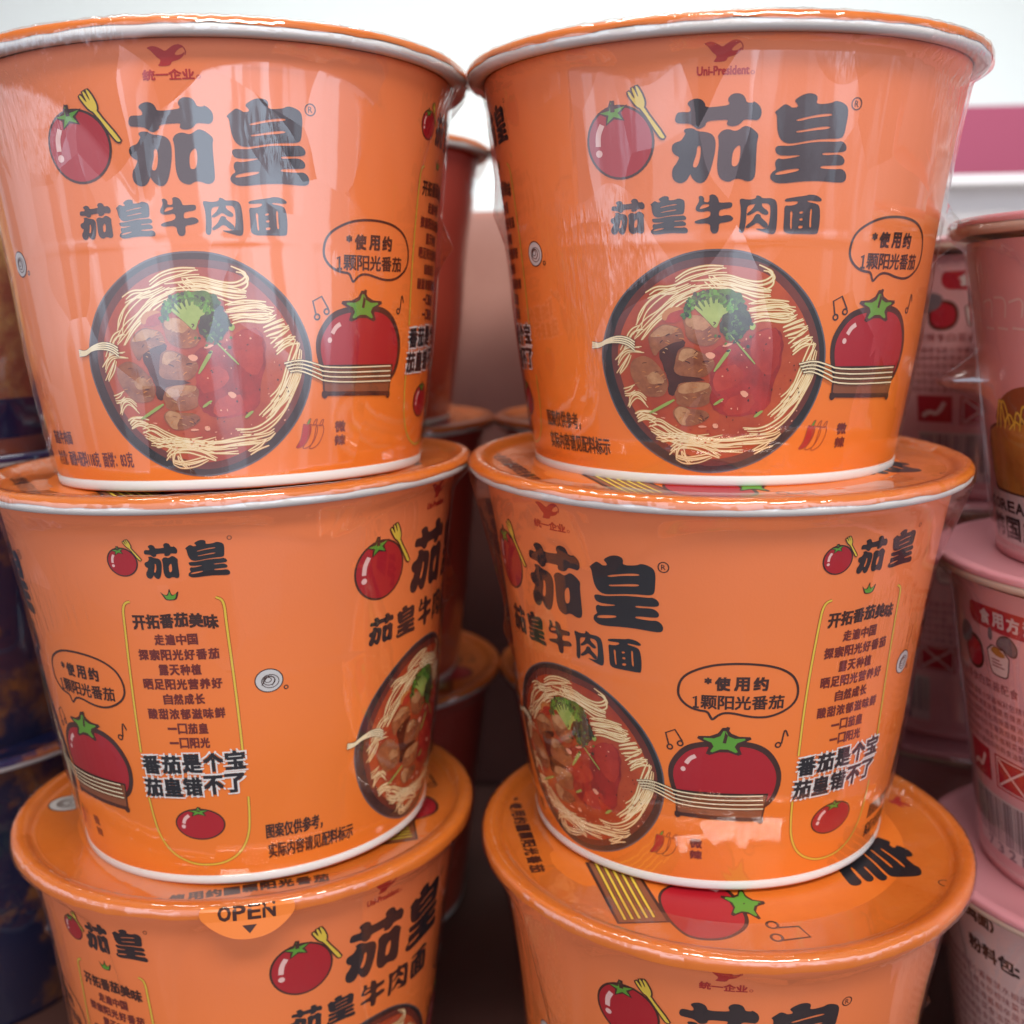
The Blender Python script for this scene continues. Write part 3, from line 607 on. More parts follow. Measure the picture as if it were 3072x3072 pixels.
    for k in range(46):
        x, y = rnd.uniform(.0, .30), rnd.uniform(.22, .54)
        A.ellipse(x, y, rnd.uniform(.0015, .005), rnd.uniform(.0015, .0035), rnd.choice(['tom_hi', 'tom_chunk_lit', 'gap']), 12 + .02 * k, rnd.uniform(0, 3), 8)
    for k in range(26):
        x, y = rnd.uniform(-.16, .16), rnd.uniform(.155, .23)
        A.ellipse(x, y, rnd.uniform(.0015, .006), rnd.uniform(.0015, .0035), rnd.choice(['tom_hi', 'onion', 'tom_chunk_lit']), 12 + .02 * k, rnd.uniform(0, 3), 8)
    for k in range(120):
        a = rnd.uniform(R_(15), R_(178))
        rr = rnd.uniform(.74, 1.06)
        x, y = -.033 + .088 * rr * math.cos(a), .600 + .090 * rr * math.sin(a)
        A.ellipse(x, y, rnd.uniform(.004, .009), rnd.uniform(.004, .008), rnd.choice(['broc', 'broc', 'green', 'broc_dark']), 14.2 + .004 * k, rnd.uniform(0, 3), 8)
    for k in range(7):
        a = R_(40 + 17 * k)
        A.stroke([(-.012, .570), (-.022 + .030 * math.cos(a), .592 + .026 * math.sin(a)), (-.030 + .072 * math.cos(a), .602 + .070 * math.sin(a))], .011, 'broc_stalk', 14.0 + .02 * k, taper=True)
    for k in range(60):
        x, y = rnd.gauss(.045, .022), rnd.gauss(.552, .026)
        A.ellipse(x, y, rnd.uniform(.004, .009), rnd.uniform(.003, .007), rnd.choice(['broc_dark', 'broc_dark', 'broc']), 15.3 + .004 * k, rnd.uniform(0, 3), 8)
    for g in TR['strandL']:
        for s_ in g:
            A.stroke(s_, .0085, 'brown_ink', 18, smooth=2)
            A.stroke(s_, .0052, 'noodle_pale', 19, smooth=2)
    A.tf = lambda p: p

def draw_panel(A, X):
    D = lambda deg: math.radians(deg) * .8
    A.tf = lambda p: (p[0] + X, p[1])
    plain_tomato(A, D(-11.2), 1.316, .048, .050, 1, R_(10), .005)
    fork(A, (D(-10.1), 1.322), .46, 6)
    glyph(A, 'qie', (D(-5.9), D(2.0), 1.252, 1.386), 2)
    glyph(A, 'huang', (D(3.7), D(13.0), 1.254, 1.392), 2)
    A.ring(D(13.4), 1.394, .0065, .007, .002, 'brown_ink', 1, 14)
    for g in TR['crown']:
        c = g[0]
        A.poly([c], 'brown_ink', 1, 1)
        cx, cy = sum(p[0] for p in c) / len(c), sum(p[1] for p in c) / len(c)
        A.poly([[(cx + (x - cx) * .74, cy - .003 + (y - cy) * .66) for x, y in c]], 'green', 2, 1)
    hd = '开拓番茄美味'
    wv = [0, .004, .006, .010, .006, -.002]
    for k, ch in enumerate(hd):
        a = D(-11.3) + k * D(3.46)
        A.text(ch, (a, a + D(3.1), 1.060 + wv[k], 1.112 + wv[k]), 'brown_ink', 1, .0022)
    rows = [('走遍中国', 1.020), ('探索阳光好番茄', .961), ('露天种植', .902), ('晒足阳光营养好', .845), ('自然成长', .786), ('酸甜浓郁滋味鲜', .727), ('一口茄皇', .668), ('一口阳光', .610)]
    for r, (s_, y) in enumerate(rows):
        w_ = {4: D(10.8), 7: D(20.3)}[len(s_)]
        st = w_ / len(s_)
        for k, ch in enumerate(s_):
            a = D(-1.1) - w_ / 2 + k * st
            h = .040 if ch != '一' else .006
            A.text(ch, (a, a + st * .84, y - h / 2, y + h / 2), 'maroon_ink', 1, .0016)
    left = [(D(-11.2), 1.166), (D(-12.6), 1.160), (D(-13.4), 1.135), (D(-13.7), 1.08), (D(-14.6), .90), (D(-15.2), .72), (D(-15.4), .565)]
    right = [(D(9.2), 1.176), (D(10.6), 1.166), (D(11.0), 1.135), (D(11.0), 1.08), (D(11.5), .90), (D(11.9), .72), (D(12.1), .565)]
    low = [(D(-15.6), .375), (D(-15.4), .30), (D(-14.6), .21), (D(-11.5), .135), (D(-6), .095), (D(-1.5), .088), (D(4), .095), (D(9.0), .135), (D(11.8), .21), (D(12.4), .30), (D(12.5), .375)]
    for s_ in (left, right, low):
        A.stroke(s_, .0115, 'orange_line', 1, smooth=2)
        A.stroke(s_, .0075, 'yellow', 2, smooth=2)
    for s_, y0, y1, x0, x1 in (('番茄是个宝', .488, .560, -15.4, 13.0), ('茄皇错不了', .392, .466, -15.9, 12.4)):
        n = len(s_)
        st = (D(x1) - D(x0)) / n
        for k, ch in enumerate(s_):
            a = D(x0) + k * st
            dy = .004 * k - .006
            A.text(ch, (a + st * .04, a + st * .90, y0 + dy, y1 + dy), 'white_ink', 6, .0105)
            A.text(ch, (a + st * .04, a + st * .90, y0 + dy, y1 + dy), 'ink', 9, .0032)
    plain_tomato(A, D(-1.6), .268, .094, .062, 1, 0, .006)
    A.tf = lambda p: p

DA, DAB = math.radians(77.88) * .8, math.radians(151.75) * .8

A = Art()
draw_front(A, 0.0, 'A')
draw_panel(A, DA)
draw_front(A, DAB, 'B')
wall_print = A.build('wall_print', wrap_wall, .035, .06)

# ------------------------------------------------------------------ parts of the orange cup (built once at the origin, then shared)
H_ = 1.4955
_wz = [i * .03 for i in range(50)] + [1.50]
cup_wall = lathe('cup_wall', [(0.0, .004), (.70, .004)] + [(RW(z), z) for z in _wz], M['wall'])
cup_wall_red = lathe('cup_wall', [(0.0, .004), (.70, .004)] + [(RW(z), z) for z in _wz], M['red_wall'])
base_ring = lathe('base_ring', [(RW(.0) - .03, -.001), (RW(.0) - .010, -.001), (RW(.0) + .002, .003), (RW(.0) + .006, .010), (RW(.03) + .006, .036), (RW(.04) + .001, .040), (RW(.04) - .02, .040)], M['white_card'])
rim_prof = []
for k in range(17):
    a = R_(-200 + k * 19)
    rim_prof.append((.975 + .027 * math.cos(a) * (1.0 if math.cos(a) > 0 else 1.6), H_ + .024 + .025 * math.sin(a)))
rim = lathe('rim', rim_prof, M['white_card'], closed=False)

from mathutils import noise as mnoise
def buckle(x, y):
    e = max(0, 1 - (x * x + y * y) / .81)
    return min(1, e * 3) * (.0060 * mnoise.noise(Vector((x * 1.9, y * 1.9, 3))) + .0020 * mnoise.noise(Vector((x * 5.5, y * 5.5, 7))))

def lid_mesh(name, drop):
    """foil lid: skirt folded over the rim, raised edge, flat recessed top; the skirt edge is a little uneven"""
    prof = [(1.0035, H_ + .030 - drop), (1.0055, H_ + .036 - drop * .4), (1.004, H_ + .046), (.997, H_ + .056), (.982, H_ + .062), (.962, H_ + .062), (.944, H_ + .056), (.932, H_ + .044), (.922, H_ + .034), (.90, H_ + .030)] + [(.85 - .05 * i, H_ + .030) for i in range(17)] + [(.0, H_ + .030)]
    o = lathe(name, prof, M['lid'], n=300)
    k = len(prof)
    rnd = random.Random(3)
    ph = [rnd.uniform(0, 6.28) for _ in range(12)]
    for i in range(300):
        t = 2 * math.pi * i / 300
        e = sum(math.sin(t * f + ph[j]) / (1 + j * .25) for j, f in enumerate((3, 7, 13, 19, 31, 43))) * .0016
        f2 = math.sin(t * 97 + 3 * math.sin(5 * t)) * .0004 + math.sin(t * 61 + ph[7]) * .0004
        for q in range(k):
            v = o.data.vertices[i * k + q].co
            if q >= 10:
                v.z += buckle(v.x / S, v.y / S) * S
            if q < 2:
                v.z += e * S * (1.5 if q == 0 else .6)
            if q < 8:
                s_ = 1 + f2 * (1 if q > 1 else .6)
                v.x *= s_
                v.y *= s_
                v.z += f2 * .5 * S
    return o

lid_plain = lid_mesh('lid', .000)
lid_low = lid_mesh('lid', .022)

# artwork printed on the lid, in units of the rim radius, y up
L = Art()
L.ellipse(0, 0, .898, .898, 'lid', 0, n=120)
for k, ch in enumerate('*使用约1颗阳光番茄'):
    a = -.42 + k * .068
    L.text(ch, (a, a + .055, -.855, -.80) if ch != '*' else (a + .015, a + .04, -.83, -.805), 'brown_ink', 1, .003)
b1 = boxof([l for g in TR['qie'] for l in g])
glyph(L, 'qie', (-.24, .14, .33, .69), 2)
glyph(L, 'huang', (.19, .54, .33, .69), 2)
L.ring(.575, .70, .022, .022, .005, 'brown_ink', 1)
for i, k in enumerate(('qie', 'huang', 'niu', 'rou', 'mian')):
    glyph(L, k, (-.34 + i * .16, -.21 + i * .16, .14, .28), 2)
def lid_loop(l, cx, cy, w_):
    return [(cx + (x - .605) * w_, cy + (y - .455) * w_) for x, y in l]
q = lid_loop(TR['tom2'][0][0], .60, -.30, 1.0)
c_ = (.60, -.30)
L.poly([[(c_[0] + (x - c_[0]) * 1.07, c_[1] + (y - c_[1]) * 1.09) for x, y in q]], 'brown_ink', 1)
L.poly([q], 'tomato_red', 2)
L.stroke(lid_loop(TR['tom2hi'][0][0], .60, -.30, 1.0), .018, 'pale_ink', 4)
tx, ty = lid_loop(TR['tom2cal'][0][0], .60, -.30, 1.0)[0]
for q_, l_, m_ in ((1.0, 3, 'brown_ink'), (.80, 4, 'green')):
    L.poly([[(tx + (.13 if k % 2 == 0 else .05) * q_ * math.cos(R_(90 + 36 * k)), ty + .02 + (.10 if k % 2 == 0 else .035) * q_ * math.sin(R_(90 + 36 * k))) for k in range(10)]], m_, l_, 1)
L.stroke([(tx, ty + .02), (tx + .008, ty + .095)], .014, 'brown_ink', 4, smooth=0)
bd = [(.20, -.46), (.66, -.43), (.64, -.60), (.22, -.62)]
L.poly([[(.43 + (x - .43) * 1.04, -.53 + (y + .53) * 1.14) for x, y in bd]], 'brown_ink', 5, 0)
L.poly([bd], 'board', 6, 0)
for k in range(5):
    L.stroke([(.22, -.485 - k * .027), (.63, -.468 - k * .027)], .016, 'brown_ink', 7, smooth=0)
    L.stroke([(.22, -.485 - k * .027), (.63, -.468 - k * .027)], .010, 'yellow', 8, smooth=0)
for cx_, cy_ in ((.74, -.06), (.82, -.074)):
    L.ring(cx_, cy_, .022, .020, .010, 'brown_ink', 1)
L.stroke([(.76, -.055), (.765, .03), (.835, .045), (.84, -.06)], .010, 'brown_ink', 2, smooth=0)
L.ellipse(-.80, .20, .085, .085, 'brown_ink', 1)
L.ellipse(-.80, .20, .078, .078, 'grey_ink', 2)
for k in range(3):
    L.ring(-.80 + .006 * (k - 1), .20, .02 + .016 * k, .018 + .015 * k, .006, 'brown_ink', 3 + .3 * k, 20)
L.tf = lambda p: (p[0] - .08, p[1] + .85)
bb = TR['bird'][0][0]
L.poly([[(x * 1.1, (y - 1.447) * 1.1) for x, y in bb]], 'red_ink', 1)
L.tf = lambda p: p
lid_print = L.build('lid_print', lambda x, y, o: (x, y, H_ + .0315 + buckle(x, y) + o), .06, .06)

# opening tab of the lid
def tab_wrap(x, y, off):
    t = x / 1.0
    if y > .045:
        r, z = 1.016 - (y - .045) * .9, H_ + .0500 + (y - .045) * .45
    else:
        r, z = 1.016 + .010 * max(0, -y) / .08, H_ + .005 + y
    r += off + .001
    return (r * math.sin(t), -r * math.cos(t), z)
Tb = Art()
Tb.poly([[(-.16, .075), (-.18, .02), (-.14, -.02), (-.085, -.055), (-.03, -.072), (.04, -.070), (.095, -.052), (.14, -.02), (.175, .02), (.16, .075)]], 'lid_tab', 0, 2)
for k, ch in enumerate('OPEN'):
    Tb.text(ch, (-.105 + k * .053, -.062 + k * .053, .004, .062), 'brown_ink', 1, .0022)
Tb.poly([[(-.022, -.018), (.030, -.018), (.004, -.050)]], 'brown_ink', 1, 0)
M['lid_tab'] = mat('orange_tab_foil', (0.70, 0.185, 0.030), 0.35)
open_tab = Tb.build('opening_tab', tab_wrap, .03, .02, None, .0012)

# ------------------------------------------------------------------ shrink film
FILM_FACE, FILM_GRAZE = .115, .60
def film_mat():
    m = bpy.data.materials.new('clear_shrink_film')
    m.use_nodes = True
    n = m.node_tree.nodes
    Lk = m.node_tree.links
    n.clear()
    out = n.new('ShaderNodeOutputMaterial')
    mix = n.new('ShaderNodeMixShader')
    tr = n.new('ShaderNodeBsdfTransparent')
    tr.inputs[0].default_value = (.985, .98, .975, 1)
    gl = n.new('ShaderNodeBsdfGlossy')
    gl.inputs['Roughness'].default_value = .055
    gl.inputs[0].default_value = (1, 1, 1, 1)
    # reflectance of a thin clear sheet, the same from either side
    lw = n.new('ShaderNodeLayerWeight')
    lw.inputs[0].default_value = .5
    pw = n.new('ShaderNodeMath')
    pw.operation = 'POWER'
    pw.inputs[1].default_value = 5.0
    mu = n.new('ShaderNodeMath')
    mu.operation = 'MULTIPLY_ADD'
    mu.use_clamp = True
    mu.inputs[1].default_value = FILM_GRAZE
    mu.inputs[2].default_value = FILM_FACE
    tc = n.new('ShaderNodeTexCoord')
    mp_ = n.new('ShaderNodeMapping')
    mp_.inputs['Scale'].default_value = (160, 160, 45)
    nz = n.new('ShaderNodeTexNoise')
    nz.inputs['Scale'].default_value = 1.0
    nz.inputs['Detail'].default_value = 3
    bp = n.new('ShaderNodeBump')
    bp.inputs['Strength'].default_value = .05
    bp.inputs['Distance'].default_value = .0012
    Lk.new(tc.outputs['Object'], mp_.inputs[0])
    Lk.new(mp_.outputs[0], nz.inputs['Vector'])
    Lk.new(nz.outputs['Fac'], bp.inputs['Height'])
    # crumpled places in the sheet: fine pulls, only where a broad mask lets them show
    mp2 = n.new('ShaderNodeMapping')
    mp2.inputs['Scale'].default_value = (520, 520, 75)
    mp2.inputs['Rotation'].default_value = (.25, -.2, 0)
    n2 = n.new('ShaderNodeTexNoise')
    n2.inputs['Scale'].default_value = 1.0
    n2.inputs['Detail'].default_value = 2
    n3 = n.new('ShaderNodeTexNoise')
    n3.inputs['Scale'].default_value = 26
    n3.inputs['Detail'].default_value = 1
    oi = n.new('ShaderNodeObjectInfo')
    n3.noise_dimensions = '4D'
    ow = n.new('ShaderNodeMath')
    ow.operation = 'MULTIPLY'
    ow.inputs[1].default_value = 40
    Lk.new(oi.outputs['Random'], ow.inputs[0])
    Lk.new(ow.outputs[0], n3.inputs['W'])
    m3 = n.new('ShaderNodeMapRange')
    m3.inputs[1].default_value, m3.inputs[2].default_value = .59, .67
    m4 = n.new('ShaderNodeMath')
    m4.operation = 'MULTIPLY'
    b2 = n.new('ShaderNodeBump')
    b2.inputs['Strength'].default_value = .75
    b2.inputs['Distance'].default_value = .0009
    Lk.new(tc.outputs['Object'], mp2.inputs[0])
    Lk.new(mp2.outputs[0], n2.inputs['Vector'])
    Lk.new(tc.outputs['Object'], n3.inputs['Vector'])
    Lk.new(n3.outputs['Fac'], m3.inputs[0])
    Lk.new(n2.outputs['Fac'], m4.inputs[0])
    Lk.new(m3.outputs[0], m4.inputs[1])
    Lk.new(m4.outputs[0], b2.inputs['Height'])
    Lk.new(bp.outputs[0], b2.inputs['Normal'])
    bp = b2
    # flat facets with sharp borders between them, as taut film breaks into
    wv = n.new('ShaderNodeTexNoise')
    wv.inputs['Scale'].default_value = 30
    wv.inputs['Detail'].default_value = 1
    wa = n.new('ShaderNodeVectorMath')
    wa.operation = 'MULTIPLY_ADD'
    wa.inputs[1].default_value = (.012, .012, .022)
    mp5 = n.new('ShaderNodeMapping')
    mp5.inputs['Scale'].default_value = (1.0, 1.0, .42)
    mp5.inputs['Rotation'].default_value = (.30, .18, 0)
    vo = n.new('ShaderNodeTexVoronoi')
    vo.inputs['Scale'].default_value = 46
    vo.voronoi_dimensions = '4D'
    sb = n.new('ShaderNodeVectorMath')
    sb.operation = 'SUBTRACT'
    sb.inputs[1].default_value = (.5, .5, .5)
    sc2 = n.new('ShaderNodeVectorMath')
    sc2.operation = 'MULTIPLY_ADD'
    sc2.inputs[1].default_value = (.11, .11, .17)
    nm = n.new('ShaderNodeVectorMath')
    nm.operation = 'NORMALIZE'
    Lk.new(tc.outputs['Object'], wv.inputs['Vector'])
    Lk.new(wv.outputs['Color'], wa.inputs[0])
    Lk.new(tc.outputs['Object'], wa.inputs[2])
    Lk.new(wa.outputs[0], mp5.inputs[0])
    Lk.new(mp5.outputs[0], vo.inputs['Vector'])
    Lk.new(ow.outputs[0], vo.inputs['W'])
    Lk.new(vo.outputs['Color'], sb.inputs[0])
    Lk.new(sb.outputs[0], sc2.inputs[0])
    Lk.new(bp.outputs[0], sc2.inputs[2])
    Lk.new(sc2.outputs[0], nm.inputs[0])
    bp = nm
    Lk.new(bp.outputs[0], gl.inputs['Normal'])
    Lk.new(bp.outputs[0], lw.inputs['Normal'])
    Lk.new(lw.outputs['Facing'], pw.inputs[0])
    Lk.new(pw.outputs[0], mu.inputs[0])
    Lk.new(mu.outputs[0], mix.inputs[0])
    Lk.new(tr.outputs[0], mix.inputs[1])
    Lk.new(gl.outputs[0], mix.inputs[2])
    Lk.new(mix.outputs[0], out.inputs[0])
    return m
M['film'] = film_mat()

from mathutils import noise as mnoise
def film(seed, spikes=(), n=420, hh=H_, wall=None, rimr=1.0, seam=.87, loose=1.0):
    """clear film drawn over the lid edge, bridging from rim to wall and clinging below; spikes = (angle, z, length) heat-seal ears"""
    wall = wall or RW
    prof = [(.74, hh + .0345, 0), (.90, hh + .0350, 0), (.925, hh + .042, .2), (.945, hh + .062, .6), (.965, hh + .0675, .9), (.985, hh + .0665, 1), (1.002, hh + .059, 1), (1.010, hh + .046, 1), (1.0115, hh + .026, 1), (1.0110, hh + .006, 1)]
    prof = [(r * rimr, z, c) for r, z, c in prof]
    zs = [hh - .02 - i * .0165 for i in range(int((hh - .035) / .0165))]
    off = Vector((seed * 7.3, seed * 3.1, 0))
    k = len(prof) + len(zs)
    vs = []
    for i in range(n):
        t = 2 * math.pi * i / n
        ct, st = math.cos(t), math.sin(t)
        base = Vector((st, -ct, 0))
        cling = .5 + .5 * max(-1, min(1, 2.2 * mnoise.noise(base * 1.6 + off)))
        for r, z, c in prof:
            f = mnoise.noise(Vector((st * 26, -ct * 26, z * 30)) + off) * .0034 + mnoise.noise(Vector((st * 70, -ct * 70, z * 14)) + off) * .0020
            rr = r + f * c * .8
            vs.append((rr * st, -rr * ct, z + f * c))
        for z in zs:
            u = (hh - z)
            w0 = wall(z) + .0120
            slope = .24 + cling * .95 / loose
            r = max(w0, rimr * 1.011 - u * slope)
            soft = .5 * (w0 + r + math.sqrt((w0 - r) ** 2 + .00004)) if r < w0 + .02 else r
            r = max(r, min(soft, r + .004))
            # long vertical pulls and shallow dents in the sheet
            a = mnoise.noise(Vector((st * 3.2, -ct * 3.2, z * 1.3)) + off) * .0080
            a += mnoise.noise(Vector((st * 11, -ct * 11, z * 1.1)) + off * 2) * .0009
            e = max(0, 1 - u / .5)
            a += mnoise.noise(Vector((st * 34, -ct * 34, z * 2.4)) + off) * .0012 * (.35 + e)
            r = max(w0 - .0035, r + a)
            # heat-sealed seam running round the pack
            sz = seam + .012 * mnoise.noise(base * 2.2 + off * 3)
            g = math.exp(-((z - sz) / .010) ** 2)
            r += .0055 * g * (.5 + .5 * mnoise.noise(base * 5 + off))
            for sa, szz, sl in spikes:
                da = (t - sa + math.pi) % (2 * math.pi) - math.pi
                dz = z - szz
                up_ = .16 if dz > 0 else .13
                r += sl * max(0, 1 - abs(da) / .16) ** 1.6 * max(0, 1 - abs(dz) / up_) ** 1.3
            vs.append((r * st, -r * ct, z))
    fs = []
    for i in range(n):
        j = (i + 1) % n
        for q in range(k - 1):
            fs.append((i * k + q, i * k + q + 1, j * k + q + 1, j * k + q))
    me = bpy.data.meshes.new('shrink_film')
    me.from_pydata([(a * S, b * S, c * S) for a, b, c in vs], [], fs)
    me.update()
    me.polygons.foreach_set('use_smooth', [True] * len(fs))
    me.materials.append(M['film'])
    o = bpy.data.objects.new('shrink_film', me)
    COL.objects.link(o)
    return o

# ------------------------------------------------------------------ things
def empty(name, label, cat, group=None):
    o = bpy.data.objects.new(name, None)
    COL.objects.link(o)
    o.empty_display_size = .02
    o['label'] = label
    o['category'] = cat
    if group:
        o['group'] = group
    return o

def copy_under(src, parent):
    c = src.copy()
    COL.objects.link(c)
    c.parent = parent
    return c

def place(o, x, y, z, tx=0, ty=0, ori=0):
    ez = Vector((-tx, -ty, 1)).normalized()
    ex = Vector((1, 0, tx))
    ex = (ex - ez * ex.dot(ez)).normalized()
    ey = ez.cross(ex)
    m = Matrix(((ex.x, ey.x, ez.x), (ex.y, ey.y, ez.y), (ex.z, ey.z, ez.z))).to_4x4() @ Matrix.Rotation(R_(ori), 4, 'Z')
    m.translation = Vector((x * S, y * S, (z + ZO) * S))
    o.matrix_world = m

GROUP = 'orange noodle cups stacked in film'
AA, BB = 0.0, -151.75
cups = [  # x, y, z of the base, tilt x, tilt y, turn, lid turn, low skirt, film spikes (angle seen from the front), tab, label
 (-1.2289, 4.7737, -.6513, .0209, -.0337, 5.60 + AA, 20, 0, [(84, .87, .075)], None, 'orange noodle cup on top of the front left stack, whole bowl picture showing'),
 (.7333, 4.8152, -.6422, -.0117, .0102, -7.43 + BB, 0, 0, [(83, .91, .145), (-88, 1.0, .03)], None, 'orange noodle cup on top of the front right stack, beside the topmost pink cup'),
 (-1.2592, 4.8060, -2.1721, .0169, -.0013, 73.20 + BB, -60, 0, [(86, 1.0, .07)], None, 'middle orange noodle cup of the front left stack, yellow-framed column of text in view'),
 (.7132, 4.7484, -2.1557, -.0083, .0328, -47.15 + AA, -75, 0, [(-80, .84, .03)], None, 'middle orange noodle cup of the front right stack, speech balloon and tomato in view'),
 (-1.3374, 4.8660, -3.7052, -.0126, -.0006, 48.36 + BB, 17, 1, [(-86, .92, .12)], 13, 'bottom orange noodle cup of the front left stack, its lid tab lettered OPEN'),
 (.7296, 4.6080, -3.7058, -.0167, .0343, -7.20 + AA, -80, 1, [(86, .75, .08)], None, 'bottom orange noodle cup of the front right stack, big tomato on its lid'),
 # the row behind
 (-1.25, 6.83, -.6513, 0, 0, -158, 10, 0, None, None, 'top reddish noodle cup of the back left stack, seen through the gap'),
 (.76, 6.86, -.6513, 0, 0, 52, 200, 0, None, None, 'top reddish noodle cup of the back right stack, seen through the gap'),
 (-1.25, 6.83, -2.1821, 0, 0, -150, 10, 0, None, None, 'second reddish noodle cup down in the shadowed back left stack'),
 (.76, 6.86, -2.1821, 0, 0, 60, 30, 0, None, None, 'second reddish noodle cup down in the shadowed back right stack'),
 (-1.25, 6.83, -3.7052, 0, 0, -160, 10, 0, None, None, 'bottom reddish noodle cup of the shadowed back left stack'),
 (.76, 6.86, -3.7052, 0, 0, 50, 10, 0, None, None, 'bottom reddish noodle cup of the shadowed back right stack'),
]
back_film = film(40, (), 220)
for i, (x, y, z, tx, ty, ori, lt, low, spikes, tab, label) in enumerate(cups):
    t = empty('noodle_cup', label, 'noodle cup', GROUP if spikes is not None else 'reddish noodle cups in the row behind')
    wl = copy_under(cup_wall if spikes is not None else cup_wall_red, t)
    copy_under(wall_print, wl)
    copy_under(base_ring, t)
    copy_under(rim, t)
    ld = copy_under(lid_low if low else lid_plain, t)
    ld.rotation_euler.z = R_(lt - ori)
    copy_under(lid_print, ld)
    if tab is not None:
        tb = copy_under(open_tab, t)
        tb.rotation_euler.z = R_(tab - ori)
    if spikes is None:
        copy_under(back_film, t)
    else:
        f = film(i + 1, [(R_(a - ori), zz, l) for a, zz, l in spikes], seam=.86 if i < 4 else .80, loose=(.75, .42, .8, .9, .6, .6)[i])
        f.parent = t
    place(t, x, y, z, tx, ty, ori)
for o in (cup_wall, cup_wall_red, wall_print, base_ring, rim, lid_plain, lid_low, lid_print, open_tab, back_film):
    bpy.data.objects.remove(o)

# ------------------------------------------------------------------ pink cups
M['pink'] = mat('pink_card', (0.70, 0.36, 0.37), 0.45)
M['pink_pale'] = mat('pale_pink_card', (0.72, 0.56, 0.53), 0.45)
M['pink_lid'] = mat('pink_lid_foil', (0.56, 0.24, 0.27), 0.32)
M['cream'] = mat('cream_card', (0.62, 0.52, 0.42), 0.5)
M['ribbon'] = mat('crimson_ink', (0.42, 0.015, 0.035), 0.45)
M['rose_ink'] = mat('rose_ink', (0.27, 0.050, 0.060), 0.45)
M['slate_ink'] = mat('slate_ink', (0.16, 0.13, 0.15), 0.45)
M['gold_ink'] = mat('gold_ink', (0.55, 0.27, 0.045), 0.45, noise=(60, (.35, .7), (0.30, 0.09, 0.02)))
M['plate_ink'] = mat('pale_plate_ink', (0.62, 0.52, 0.50), 0.45)
PH, PRr, PB, PT = 1.328, .962, .700, .895
def RP(z):
    return PB + (PT - PB) * max(0, min(z / PH, 1.0))
def wrap_pink(x, y, off):
    t = x / .8
    r = RP(y) + .0012 + off
    return (r * math.sin(t), -r * math.cos(t), y)
DG = lambda a: math.radians(a) * .8
def rectp(a, x0, x1, y0, y1, m, lay):
    a.raw([(x0, y0), (x1, y0), (x1, y1), (x0, y1)], [(0, 1, 2, 3)], m, lay)
def small_rows(a, x0, x1, y1, y0, n, m, seed, chars='面饼配料小麦粉棕榈油食用盐酱包蔬菜辣椒白砂糖味精葱酱油水牛肉香辛'):
    r = random.Random(seed)
    st = (y1 - y0) / n
    for i in range(n):
        y = y1 - (i + .8) * st
        x = x0
        end = x1 - r.choice([0, 0, .02, .08])
        while x < end - st:
            a.text(r.choice(chars), (x, x + st * .72, y, y + st * .70), m, 1)
            x += st * .86
def meal_box(a, x0, y0, k):
    """little picture of an open cup with its lid folded back"""
    f = lambda p: (x0 + p[0] * k, y0 + p[1] * k)
    a.poly([[f(p) for p in ((0, 1), (.15, .12), (.3, 0), (.82, 0), (.95, .12), (1.05, .9))]], 'brown_ink', 1, 1)
    a.poly([[f(p) for p in ((.05, .96), (.19, .14), (.32, .04), (.80, .04), (.91, .14), (1.0, .86))]], 'pink_pale', 2, 1)
    a.poly([[f(p) for p in ((.15, .8), (.5, .98), (.95, .72), (.55, .62))]], 'gold_ink', 3, 1)
    a.poly([[f(p) for p in ((.45, 1.0), (.65, 1.35), (1.05, 1.45), (1.38, 1.15), (1.30, .80), (1.05, .78), (.7, .95))]], 'brown_ink', 3, 2)
    a.poly([[f(p) for p in ((.50, 1.03), (.68, 1.31), (1.04, 1.40), (1.33, 1.13), (1.26, .84), (1.05, .82), (.72, .99))]], 'slate_ink', 4, 2)
    a.poly([[f(p) for p in ((.12, 1.12), (.20, 1.55), (.36, 1.5), (.36, 1.1))]], 'slate_ink', 3, 2)
    for j in range(3):
        rectp(a, *[v for v in (f((.25, 0))[0], f((.8 - .1 * j, 0))[0], f((0, .30 + .1 * j))[1], f((0, .34 + .1 * j))[1])], 'rose_ink', 3)
def barcode(a, x0, x1, y0, y1, seed):
    r = random.Random(seed)
    rectp(a, x0 - .01, x1 + .01, y0 - .055, y1 + .01, 'plate_ink', 1)
    x = x0
    while x < x1:
        w_ = r.choice([.004, .004, .008, .012])
        rectp(a, x, x + w_, y0, y1, 'slate_ink', 2)
        x += w_ + r.choice([.004, .006, .010])
def back_panel_print():
    a = Art()
    return a
